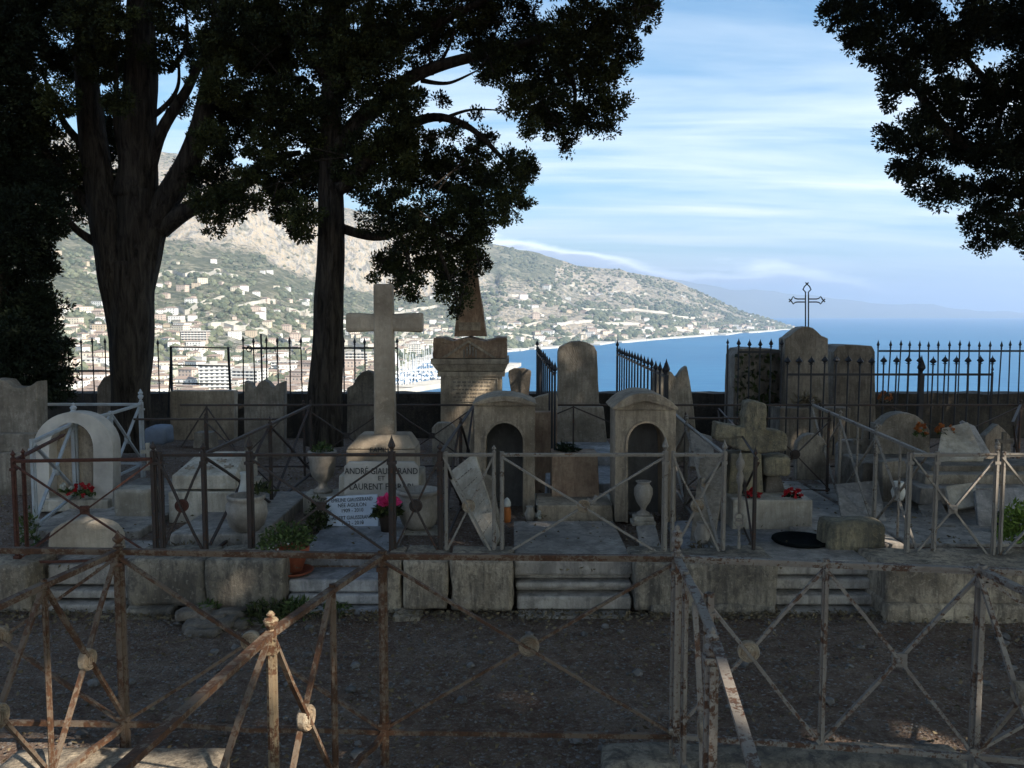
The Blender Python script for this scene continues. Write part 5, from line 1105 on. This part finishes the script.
for (a_, b__, c_, d_) in [(x0, x1, z1-.012, z1), (x0, x1, z0, z0+.012), (x0, x0+.012, z0+.012, z1-.012), (x1-.012, x1, z0+.012, z1-.012)]: mb.box(a_, b__, Yo-.322, Yo-.312, c_, d_)
mb.build('panel_frame', M_tan, r, world=True, bevel=.002)
mb = MB()
for k in range(6):
    z = z1-.05-k*.038; xx = x0+.06+(.03 if k % 2 else 0)
    while xx < x1-.07: ww = random.uniform(.012, .05); mb.box(xx, min(xx+ww, x1-.05), Yo-.314, Yo-.309, z, z+.014); xx += ww+.012
mb.build('inscription', M_steled, r, world=True)
# ---- steles near the obelisk
stele('gravestone', 'small stone widening to its rounded top just right of the obelisk', [(513, 404), (508.5, 376), (509, 371), (515, 368.5), (524, 368.5), (531, 371), (531, 376), (528, 404)], 8.9, .12, M_steled)
stele('gravestone', 'tan broken slab leaning behind the left niche', [(528, 470), (528, 400), (540, 396), (556, 392), (558, 400), (557, 415), (557, 470)], 7.2, .08, M_tan)
mb = MB(); a = at(534, 412, 6.9); b_ = at(557, 510, 6.9); mb.box(a.x, b_.x, 6.9, 7.0, TZ, a.z); o = mb.build('grave_back_slab', M_pink, loc=((a.x+b_.x)/2, 6.9, TZ), bevel=.006); tag(o, 'reddish stained upright slab between the left niche and the tall stone', 'stone')
r = stele('gravestone', 'tall grey headstone with rounded shoulders in the middle of the view', [(558, 432), (558, 352), (560, 347), (566, 344)]+[(572, 341.5), (580, 341), (588, 343), (594, 346), (597, 352), (599, 400), (600, 432)], 8.2, .16, M_stele)
r = empty('grave_plinth', (at(580, 460, 7.9).x, 7.9, TZ), 'bluish stepped base below the tall grey headstone', 'grave base')
mb = MB(); frustum(mb, 553, 606, 446, 558, 602, 405, 8.12, .16, .14); mb.build('socle', M_stele, r, bevel=.01, world=True)
mb = MB(); frustum(mb, 548, 618, 470, 551, 612, 446.4, 7.7, .5, .45); mb.build('step', M_blue, r, bevel=.01, world=True); mb = MB(); frustum(mb, 544, 620, 500, 545, 619, 470.4, 7.0, .55, .55); mb.build('lower_step', M_blue, r, bevel=.01, world=True)
stele('gravestone', 'tapered headstone with a notched top right of the right niche', [(650, 470), (655, 366), (658, 366), (666, 370), (672, 372.5), (676, 378), (681, 371), (687, 366), (690, 380), (695, 420), (698, 470)], 8.4, .12, M_stele)
# ---- two niches
def niche(label, Y, L, Rr, pyb, pys, roof, arch_l, arch_r, arch_top, spring, depth, mat, inner):
    cx = (L+Rr)/2; r = empty('grave_niche', (at(cx, pyb, Y).x, Y, at(cx, pyb, Y).z), label, 'grave niche')
    out = [(L, pyb), (L, pys), (cx, pys), (Rr, pys), (Rr, pyb)]
    acx = (arch_l+arch_r)/2; aw = (arch_r-arch_l)/2
    inn = [(arch_l, pyb), (arch_l, spring)]+arc(acx, spring, aw, spring-arch_top, 180, 0, 18)[1:]+[(arch_r, pyb)]
    # facade: bridge outer rectangle to the arch by matching points
    pts_o = []; pts_i = inn
    for (x, y) in inn:
        if y >= spring: pts_o.append((L if x < acx else Rr, y))
        else:
            an = math.atan2(spring-y, x-acx); tx = math.cos(an); ty = math.sin(an)
            k = min([v for v in ((Rr-acx)/tx if tx > 1e-6 else 1e9, (L-acx)/tx if tx < -1e-6 else 1e9, (spring-pys)/ty if ty > 1e-6 else 1e9)]); pts_o.append((acx+tx*k, spring-ty*k))
    # insert exact corners
    oo, ii = [], []
    for i in range(len(pts_i)):
        oo.append(pts_o[i]); ii.append(pts_i[i])
        if i+1 < len(pts_i):
            a1, b1 = pts_o[i], pts_o[i+1]
            if abs(a1[0]-b1[0]) > .01 and abs(a1[1]-b1[1]) > .01:
                cxn = L if a1[0] < acx and b1[0] <= acx else Rr; oo.append((cxn, pys)); ii.append(((pts_i[i][0]+pts_i[i+1][0])/2, (pts_i[i][1]+pts_i[i+1][1])/2))
    n = len(oo); O_ = [at(a, b, Y) for a, b in oo]; I_ = [at(a, b, Y) for a, b in ii]
    vs = [(p.x, Y, p.z) for p in O_]+[(p.x, Y, p.z) for p in I_]+[(p.x, Y+depth, p.z) for p in O_]+[(p.x, Y+depth, p.z) for p in I_]; fs = []
    for k in range(n-1): fs += [(k, k+1, n+k+1, n+k), (2*n+k, 3*n+k, 3*n+k+1, 2*n+k+1), (k, 2*n+k, 2*n+k+1, k+1), (n+k, n+k+1, 3*n+k+1, 3*n+k)]
    fs += [(0, n, 3*n, 2*n), (n-1, 3*n-1, 4*n-1, 2*n-1)]
    mb = MB(); mb.add(vs, fs); mb.build('facade', mat, r, world=True, bevel=.004)
    # back panel
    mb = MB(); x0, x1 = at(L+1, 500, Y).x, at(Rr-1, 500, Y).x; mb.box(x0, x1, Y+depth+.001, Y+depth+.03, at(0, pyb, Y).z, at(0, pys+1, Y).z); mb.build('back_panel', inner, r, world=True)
    # raised moulding round the opening
    g = 2.6; mo = [(arch_l-g, pyb), (arch_l-g, spring)]+arc(acx, spring, aw+g, spring-arch_top+g, 180, 0, 18)[1:]+[(arch_r+g, pyb)]
    mi = [(arch_l-.3, pyb), (arch_l-.3, spring)]+arc(acx, spring, aw+.3, spring-arch_top+.3, 180, 0, 18)[1:]+[(arch_r+.3, pyb)]
    MO = [at(a, b, Y) for a, b in mo]; MI = [at(a, b, Y) for a, b in mi]; n = len(MO)
    vs = [(p.x, Y-.014, p.z) for p in MO]+[(p.x, Y-.014, p.z) for p in MI]+[(p.x, Y-.001, p.z) for p in MO]+[(p.x, Y-.001, p.z) for p in MI]; fs = []
    for k in range(n-1): fs += [(k, k+1, n+k+1, n+k), (k, 2*n+k, 2*n+k+1, k+1), (n+k, n+k+1, 3*n+k+1, 3*n+k)]
    mb = MB(); mb.add(vs, fs); mb.build('moulding', mat, r, world=True)
    # segmental roof
    RL, RRr, rt, rb, th = roof; up = []; lo = []; K = 16
    for i in range(K+1):
        u = -1+2*i/K; x = cx+u*(RRr-RL)/2; y = rb-(rb-rt)*(1-abs(u)**2.3); up.append((x, y)); lo.append((x, min(y+th, pys-.4)) if abs(u) < .97 else (x, rb+th*.3))
    a = [at(x, y, Y-.06) for x, y in up]+[at(x, y, Y-.06) for x, y in lo[::-1]]
    mb = MB(); mb.prism([(p.x, p.z) for p in a], Y-.06, Y+depth+.06); weather(mb.build('roof', mat, r, world=True, bevel=.006))
    fill = [at(x, min(y+th*.8, pys), Y-.02) for x, y in up[1:-1]]+[at(RRr-3, pys-.3, Y-.02), at(RL+3, pys-.3, Y-.02)]
    mb = MB(); mb.prism([(p.x, p.z) for p in fill], Y-.02, Y+depth); mb.build('tympanum', mat, r, world=True)
    return r
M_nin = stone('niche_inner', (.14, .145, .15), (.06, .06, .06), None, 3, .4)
niche('left stone niche with a low curved roof and plain arch', 6.15, 474, 535, 524, 406, (472, 536, 396, 404, 4.5), 486, 523, 423, 443, .3, M_tan, M_nin)
niche('right stone niche with a rounded hood sheltering a white vase', 5.85, 615, 676, 522, 410, (612, 678, 393, 408, 6), 628, 665, 423, 444, .3, M_tan, M_nin)
# vase in the right niche
r = empty('grave_vase', (at(643, 520, 5.72).x, 5.72, at(0, 524, 5.72).z), 'pale rounded vase on a little plinth in front of the right niche', 'vase')
mb = MB(); k = m(1, 5.72); mb.box(-k*12, k*12, -.06, .06, 0, k*4); mb.box(-k*10, k*10, -.05, .05, k*4.01, k*9); mb.build('plinth', M_marble, r, bevel=.004)
mb = MB(); mb.lathe([(k*7, k*9), (k*6.5, k*12), (k*2.6, k*14), (k*2.8, k*17), (k*7, k*23), (k*9.6, k*31), (k*9.3, k*37), (k*6.3, k*41), (k*6, k*42.5), (k*8, k*44), (k*7, k*44.2), (k*5, k*42)], 24); mb.build('body', M_urn, r, smooth=True)
# brown pedestal between the niches, with a plant
r = empty('grave_pedestal', (at(574, 500, 6.3).x, 6.3, TZ), 'polished brown marble block on a pale base between the two niches', 'pedestal')
mb = MB(); frustum(mb, 551, 598, 497, 551, 596, 451, 6.3, .12, .12); mb.build('block', M_pink, r, bevel=.006, world=True)
mb = MB(); frustum(mb, 537, 611, 524, 537, 609, 499, 6.1, .2, .2); mb.build('base', M_tan, r, bevel=.008, world=True)
mb = MB(); frustum(mb, 535, 612, 499, 548, 600, 497.4, 6.2, .2, .15); mb.build('ledge', M_marble, r, bevel=.004, world=True)
r = empty('pot_plant', tuple(at(568, 452, 6.3)), 'small dark spiky plant on top of the brown marble block', 'plant'); plant('leaves', r, tuple(at(568, 452, 6.3)), .09, .07, 90, .04, .010, M_cypd)
q = empty('small_cross', tuple(at(585, 522, 5.95)), 'little tilted stone cross on a ball foot before the brown marble block', 'cross'); q.rotation_euler = (0, .4, 0)
mb = MB(); mb.bar((0, 0, .05), (0, 0, .20), .026); mb.bar((-.05, 0, .15), (.05, 0, .15), .024); mb.build('cross', M_urn, q, bevel=.003); mb = MB(); mb.lathe([(.03, 0), (.04, .02), (.035, .045), (.01, .055)], 12); mb.build('foot', M_urn, q, smooth=True)
# lantern and orange candle between left niche and slab
r = empty('grave_lantern', (at(507, 518, 5.6).x, 5.6, at(0, 522, 5.6).z), 'orange grave candle with a cream cap beside the left niche', 'candle')
mb = MB(); mb.lathe([(.022, 0), (.026, .01), (.026, .07), (.02, .10)], 14); mb.build('glass', M_orange, r, smooth=True); mb = MB(); mb.lathe([(.02, .101), (.027, .11), (.024, .13), (.015, .15), (.004, .16)], 14); mb.build('cap', M_ivory, r, smooth=True)
flowers('flower_bunch', 'yellow cream flowers at the foot of the pale base between the niches', tuple(at(541, 518, 5.9)), .04, 7, M_whitef, nl=20)
# ---- leaning marble tablets with lettering
def lean(label, quad, mat, Y0, Y1, marks=True, th=.035):
    """quad in pixels: tl, tr, br, bl; top edge at depth Y1, foot at depth Y0"""
    ds = [Y1, Y1, Y0, Y0]; P_ = [at(a, b, y) for (a, b), y in zip(quad, ds)]; o = (P_[2]+P_[3])/2
    n_ = (P_[1]-P_[0]).cross(P_[3]-P_[0]).normalized(); n_ = -n_ if n_.y < 0 else n_
    r = empty('leaning_tablet', o, label, 'tablet'); mb = MB(); mb.add(P_+[p+n_*th for p in P_], [(0, 1, 2, 3), (7, 6, 5, 4), (0, 4, 5, 1), (1, 5, 6, 2), (2, 6, 7, 3), (3, 7, 4, 0)]); mb.build('slab', mat, r, world=True, bevel=.004)
    if marks:
        mb = MB()
        for i in range(6):
            f = .13+i*.13; a = P_[0].lerp(P_[3], f); b = P_[1].lerp(P_[2], f); u = .16+random.random()*.08
            while u < .8:
                w_ = random.uniform(.04, .12); p = a.lerp(b, u)-n_*.002; q_ = a.lerp(b, min(u+w_, .84))-n_*.002; mb.bar(p, q_, .010, .003); u += w_+.04
        mb.build('inscription', M_steled, r, world=True)
    return r
lean('pale inscribed tablet leaning inside the grey railing left of the middle slab', [(447, 474), (474, 453), (500, 536), (490, 557)], M_marble, 5.25, 5.5)
lean('narrow second tablet propped against the left niche', [(478, 470), (492, 476), (506, 545), (498, 556)], M_stele, 5.3, 5.6, False)
lean('long marble slab leaning inside the grey railing right of the right niche', [(700, 458), (728, 452), (712, 556), (688, 556)], M_stele, 5.25, 5.9, False)
lean('grey framed tablet lying against the foot of the right niche', [(636, 526), (655, 524), (664, 556), (642, 556)], M_bluel, 5.15, 5.5, False)
# ---- squat stone cross on plinth
Ys = 5.95
r = empty('grave_cross', (at(757, 480, Ys).x, Ys, TZ), 'squat weathered stone cross, slightly tilted and yellow with lichen', 'cross')
M_lich = stone('lichen_stone', (.27, .24, .16), (.07, .07, .06), (.17, .16, .135), 6, .8, .9)
P_ = [at(a, b, Ys) for a, b in [(714, 421), (728, 424), (742, 427), (742, 414), (744, 401), (750, 399.5), (764, 403.5), (764, 416), (763, 428), (774, 429), (784, 432), (785, 441), (784, 449), (760, 452), (738, 449), (713, 438)]]
mb = MB(); mb.prism([(p.x, p.z) for p in P_], Ys-.07, Ys+.07); o = mb.build('cross_stone', M_lich, r, bevel=.014, world=True)
sb = o.modifiers.new('rough', 'SUBSURF'); sb.subdivision_type = 'SIMPLE'; sb.levels = 3; sb.render_levels = 3
tx = bpy.data.textures.new('rough_stone', 'CLOUDS'); tx.noise_scale = .05; dm = o.modifiers.new('wear', 'DISPLACE'); dm.texture = tx; dm.strength = .018; dm.texture_coords = 'LOCAL'
mb = MB(); frustum(mb, 724, 760, 502, 728, 758, 451.5, Ys, .10, .09); mb.build('plinth', M_lich, r, bevel=.012, world=True)
r = empty('stone_stack', (at(775, 490, 6.0).x, 6.0, TZ), 'broken carved block propped beside the squat cross plinth', 'stone')
mb = MB(); x0, x1, z0, z1 = R4(759, 454, 786, 474, 5.95); rough_box(mb, x0, x1, 5.85, 6.05, z0, z1, .03, .012, 8, .03); mb.build('block', M_lich, r, smooth=True, world=True)
mb = MB(); frustum(mb, 760, 786, 502, 764, 778, 474.5, 5.97, .10, .06); mb.build('foot', M_steled, r, bevel=.01, world=True)
mb = MB(); x0, x1, z0, z1 = R4(733, 500, 812, 536, 5.65); mb.box(x0, x1, 5.65, 6.2, TZ, z1); o = mb.build('white_block', M_marble, loc=((x0+x1)/2, 5.65, TZ), bevel=.01); tag(o, 'low white marble block carrying the squat cross and roses', 'grave base')
flowers('rose_bunch', 'red roses in front of the squat cross plinth, left bunch', tuple(at(752, 499, 5.75)), .055, 16, M_red, M_cypd)
flowers('rose_bunch', 'red roses right of the squat cross, on the corner of the white block', tuple(at(792, 499, 5.75)), .06, 18, M_red, M_cypd)
mb = MB(); mb.lathe([(.01, 0), (.15, 0), (.17, .018), (.165, .03), (.14, .02), (.01, .012)], 28); o = mb.build('dark_tray', plain('tray_black', (.008, .01, .01), 1, spec=.05), smooth=True); p = ground(800, 541, .262); o.location = (p.x, p.y, .252); tag(o, 'dark oval dish lying on the slab below the white block', 'dish')
# ---- tombs at the back right
stele('tomb_stone', 'dark square tomb overgrown with ivy behind the arrow tipped railing', [(732, 450), (735, 356), (739, 349), (752, 348), (782, 350), (784, 358), (784, 450)], 9.2, .4, M_steled)
iv = empty('ivy_patch', tuple(at(752, 400, 9.15)), 'dry ivy hanging over the dark square tomb', 'ivy'); n = 200; Ci = np.stack([RNG.uniform(at(736, 400, 9.1).x, at(780, 400, 9.1).x, n), RNG.uniform(9.12, 9.18, n), RNG.uniform(at(0, 420, 9.1).z, at(0, 352, 9.1).z, n)], 1); Ai, Bi = leaves_at(Ci, np.tile([0, -1, -.3], (n, 1)), .035, .022, .9); quads_mesh('leaves', Ci, Ai, Bi, M_cyp, iv, RNG.uniform(0, 1, n), tuple(iv.location))
sh = [(785, 450), (785, 339), (789, 337)]+[(793, 333), (798, 329), (803, 327), (808, 326.5), (813, 328), (818, 332), (822, 336), (828, 338.5), (829, 450)]
r = empty('shouldered_tomb', (at(807, 440, 9.0).x, 9.0, TZ), 'grey headstone with a rounded shouldered top below the wrought iron cross', 'gravestone'); prism_px(r, 'stone', sh, 9.0, .22, M_stele)
r = empty('iron_cross', (at(807, 327, 9.1).x, 9.1, at(807, 327, 9.1).z), 'open outline wrought iron cross standing on the shouldered headstone', 'iron cross')
def cz(px, py): p = at(px, py, 9.1); return (p.x, 9.1, p.z)
for nm, path in (('upright', [(805.5, 327), (805.5, 297.5), (805.5, 292), (803, 289.5), (804.5, 286.5), (807, 284), (809.5, 286.5), (811, 289.5), (808.5, 292), (808.5, 297.5), (808.5, 327)]),
                 ('left_arm', [(805.5, 299), (797.5, 299), (795, 298.4), (793.5, 296.5), (790.5, 300.5), (793.5, 304), (795, 302.4), (797.5, 302), (805.5, 302)]),
                 ('right_arm', [(808.5, 299), (816.5, 299), (819, 298.4), (820.5, 296.5), (823.5, 300.5), (820.5, 304), (819, 302.4), (816.5, 302), (808.5, 302)])):
    mb = MB(); mb.tube([cz(a, b) for a, b in path], .0065, 6); mb.build(nm, M_black, r, world=True)
mb = MB()
for a, b in ((807, 284), (790.5, 300.5), (823.5, 300.5)):
    for k in (-1, 1): mb.bar(cz(a-1.5*k, b-1.5), cz(a+1.5*k, b+1.5), .010)
mb.build('tips', M_black, r, world=True)
stele('tomb_stone', 'dark square tomb of coursed stone right of the shouldered headstone', [(833, 450), (834, 352), (838, 346), (846, 345), (872, 346), (875, 352), (876, 450)], 9.2, .4, M_steled)
fb = empty('dried_flowers', tuple(at(806, 402, 8.6)), 'dry dark flower spray at the foot of the shouldered headstone', 'flowers'); plant('stems', fb, tuple(at(806, 404, 8.6)), .14, .12, 120, .045, .012, M_leafdry)
mb = MB(); x0, x1, z0, z1 = R4(780, 408, 850, 440, 8.5); mb.box(x0, x1, 8.5, 8.9, TZ, z1); o = mb.build('grave_plinth', M_steled, loc=((x0+x1)/2, 8.5, TZ), bevel=.01); tag(o, 'dark low base in front of the shouldered headstone', 'grave base')
# right hand graves
r = empty('rounded_grave', (at(900, 450, 7.0).x, 7.0, TZ), 'grey grave with a rounded headpiece and orange flowers at the right', 'grave')
prism_px(r, 'headpiece', [(878, 470), (878, 424)]+arc(904, 432, 24, 19, 160, 20, 10)+[(930, 430), (930, 470)], 7.1, .16, M_stele); mb = MB(); frustum(mb, 848, 935, 500, 852, 932, 458, 6.9, .25, .22); mb.build('base', M_steled, r, bevel=.012, world=True)
flowers('flower_bunch', 'orange flowers left of the cream ones on the rounded grave', tuple(at(920, 436, 6.9)), .05, 16, M_orange, nl=30, h=.09)
flowers('flower_bunch', 'orange and green flowers in the middle of the right hand graves', tuple(at(944, 434, 6.9)), .07, 20, M_orange, nl=40)
flowers('flower_bunch', 'yellowish dry flowers by the corner of the coursed stone tomb', tuple(at(884, 402, 8.6)), .07, 14, M_orange, M_leafdry, nl=40, h=.09)
lean('white rounded tablet leaning at the right behind the plate crossed railing', [(942, 428), (968, 422), (984, 458), (936, 462)], M_marble, 6.6, 6.9, False)
lean('pale tablet lying back among the right hand graves', [(962, 420), (975, 426), (992, 455), (978, 460)], M_blue, 6.8, 7.0, False)
r = empty('stepped_grave', (at(970, 480, 6.2).x, 6.2, TZ), 'wide stepped grey grave behind the pale railing at the right', 'grave')
for i, (pa, pb_, ya, yb) in enumerate([(905, 1060, 498, 482), (912, 1060, 481.6, 470), (920, 1060, 469.6, 462)]):
    mb = MB(); frustum(mb, pa, pb_, ya, pa+2, pb_-2, yb, 6.35+i*.12, .22-.03*i, .22-.03*i); mb.build('step', [M_bluel, M_stele, M_steled][i], r, bevel=.008, world=True)
stele('gravestone', 'tall plain slab between the long railing and the pale double post', [(884, 540), (882, 462), (910, 460), (912, 540)], 6.5, .1, M_stele)
lean('slanting slate coloured slab before the rounded grave', [(836, 484), (878, 480), (892, 552), (846, 548)], M_bluel, 5.6, 6.3, False)
mb = MB(); x0, x1, z0, z1 = R4(830, 524, 886, 560, 5.1); rough_box(mb, x0, x1, 5.1, 5.32, TZ, z1, .03, .014, 11, .03); o = mb.build('stone_block', M_lich, loc=((x0+x1)/2, 5.1, TZ), smooth=True); tag(o, 'rough mottled block on the slab at the right', 'stone')
lean('fluted fallen slab behind the pale railing near the right edge', [(905, 528), (955, 524), (968, 562), (914, 566)], M_stele, 5.3, 5.75, False)
lean('small whitish tile with worn lettering on the right kerb', [(938, 566), (982, 562), (988, 574), (944, 577)], M_tan, 4.98, 5.2, False, .02)
lean('bluish marble slab upright behind the pale double post', [(975, 490), (1040, 486), (1046, 540), (980, 540)], M_blue, 5.7, 5.9, False)
lean('white scrap of marble behind the plate of the pale railing', [(946, 486), (976, 482), (976, 506), (950, 510)], M_marble, 5.9, 6.0, False)
r = empty('shrub', (at(1015, 570, 5.1).x, 5.1, TZ), 'bright green shrub at the right edge behind the pale railing', 'shrub'); plant('leaves', r, (at(1018, 560, 5.15).x, 5.15, TZ+.08), .14, .26, 900, .022, .008, M_leafb)
# pink planter far right and red cover
# more small things among the right hand graves
def small_cross(label, px, py, Y, h, mat, tilt=0, arm=.55):
    b = at(px, py, Y); r = empty('small_cross', (b.x, Y, b.z), label, 'cross'); r.rotation_euler = (0, tilt, 0); w = h*.14
    mb = MB(); mb.prism([(-w*1.6, 0), (w*1.6, 0), (w*1.2, h*.14), (-w*1.2, h*.14)], -w, w); mb.build('foot', mat, r, bevel=.004)
    mb = MB(); a = h*arm/2; z0, z1 = h*.62, h*.62+w; mb.prism([(-w/2, h*.141), (w/2, h*.141), (w/2, z0), (a, z0), (a, z1), (w/2, z1), (w/2, h), (-w/2, h), (-w/2, z1), (-a, z1), (-a, z0), (-w/2, z0)], -w*.4, w*.4); mb.build('cross', mat, r, bevel=.004)
small_cross('small grey stone cross standing behind the long grey railing', 862, 470, 7.3, .34, M_stele, .05)
small_cross('little dark cross on the stepped grave at the right edge', 1003, 462, 6.9, .24, M_steled)
small_cross('small pale cross left of the carved chest tomb', 150, 470, 7.0, .22, M_marble, -.06)
small_cross('small cross beside the tall rounded headstone base', 628, 440, 7.9, .22, M_stele)
stele('gravestone', 'low rounded headstone left of the long grey railing', [(797, 480), (797, 448)]+arc(812, 448, 15, 14, 180, 0, 10)[1:]+[(827, 480)], 7.2, .1, M_stele)
stele('gravestone', 'grey tablet with clipped corners behind the long grey railing', [(838, 478), (838, 446), (843, 440), (866, 440), (871, 446), (871, 478)], 7.45, .08, M_bluel)
stele('gravestone', 'small pointed headstone behind the stepped grave at the right', [(985, 462), (985, 436), (998, 424), (1011, 436), (1011, 462)], 7.9, .1, M_stele)
stele('gravestone', 'narrow upright stone between the second trunk and the left niche', [(432, 470), (432, 428), (437, 423), (450, 423), (455, 428), (455, 470)], 7.9, .1, M_stele)
lean('broken grey slab leaning on the low dark base', [(690, 430), (712, 436), (716, 470), (690, 466)], M_bluel, 7.0, 7.3, False)
lean('flat broken slab lying right of the dark oval dish', [(838, 540), (868, 536), (885, 556), (850, 561)], M_stele, 5.15, 5.5, False, .025)
lean('tilted square stone behind the pale railing foot', [(918, 505), (940, 498), (952, 524), (928, 530)], M_bluel, 5.9, 6.15, False, .05)
for (px, py, Y, lab, mt) in [(846, 560, 5.2, 'small black vase before the rough mottled block', M_black), (898, 500, 6.0, 'narrow cream vase with dry stems behind the pale railing', M_ivory), (702, 545, 5.3, 'small grey vase at the foot of the long leaning slab', M_urn), (530, 522, 5.9, 'tiny grey vase beside the orange candle', M_urn), (1000, 545, 5.6, 'dark green glass vase near the right shrub', M_black)]:
    b = at(px, py, Y); mb = MB(); k = random.uniform(.8, 1.2)*.09; mb.lathe([(.3*k, 0), (.36*k, .1*k), (.5*k, .6*k), (.3*k, 1.1*k), (.36*k, 1.3*k), (.3*k, 1.28*k), (.2*k, 1*k)], 14); o = mb.build('grave_vase', mt, smooth=True); o.location = (b.x, Y, max(TZ+.02, b.z)); tag(o, lab, 'vase')
r = railing('dark railing crossing behind the squat stone cross', M_rustd, [((1.36, 6.85), (1.95, 6.85), 'p'), ((1.95, 6.85), (2.5, 6.85), 'x')], [(1.36, 6.85, .02, 'ball', .22), (1.95, 6.85, .02, 'ball', .22), (2.49, 6.87, .02, 'ball', .22)], ZT2-.02, ZB2, bar=.015, dbar=.013, medmat=M_rustd)
r = railing('slender dark railing behind the carved chest tomb', M_rustd, [((-2.35, 6.7), (-1.78, 6.7), 'x'), ((-2.9, 6.7), (-2.35, 6.7), 'n')], [(-2.35, 6.7, .02, 'ball', .22)], ZT2-.01, ZB2, bar=.015, dbar=.013, medmat=M_rustd)
# weeds
for i, (px, py, Y, rr, h, n, lab) in enumerate([(252, 640, 4.62, .17, .12, 420, 'low dark weeds growing below the left kerb stones'), (222, 608, 4.62, .10, .12, 240, 'moss and weeds at the joint of the left kerb stones'), (300, 612, 4.68, .12, .12, 260, 'weeds growing out of the steps under the terracotta pot'),
                                          (345, 600, 4.72, .10, .08, 160, 'thin weeds on the bluish step left of the cracked kerb'), (28, 500, 5.3, .07, .28, 200, 'green sprig climbing the rusty post at the left'), (700, 560, 5.1, .08, .09, 90, 'dry weeds at the foot of the long leaning slab'), (180, 555, 5.15, .15, .07, 120, 'dry weeds on the slab below the chest tomb')]):
    p = ground(px, py, 0) if Y < 4.8 else Vector((at(px, py, Y).x, Y, TZ)); r = empty('weeds', (p.x, Y, p.z if Y > 4.8 else 0), lab, 'weeds')
    plant('leaves', r, (p.x, Y, (0 if Y < 4.8 else TZ)), rr, h, n, .02, .007, M_leafdry if 'dry' in lab else M_cyp if 'dark' in lab else M_leaf)
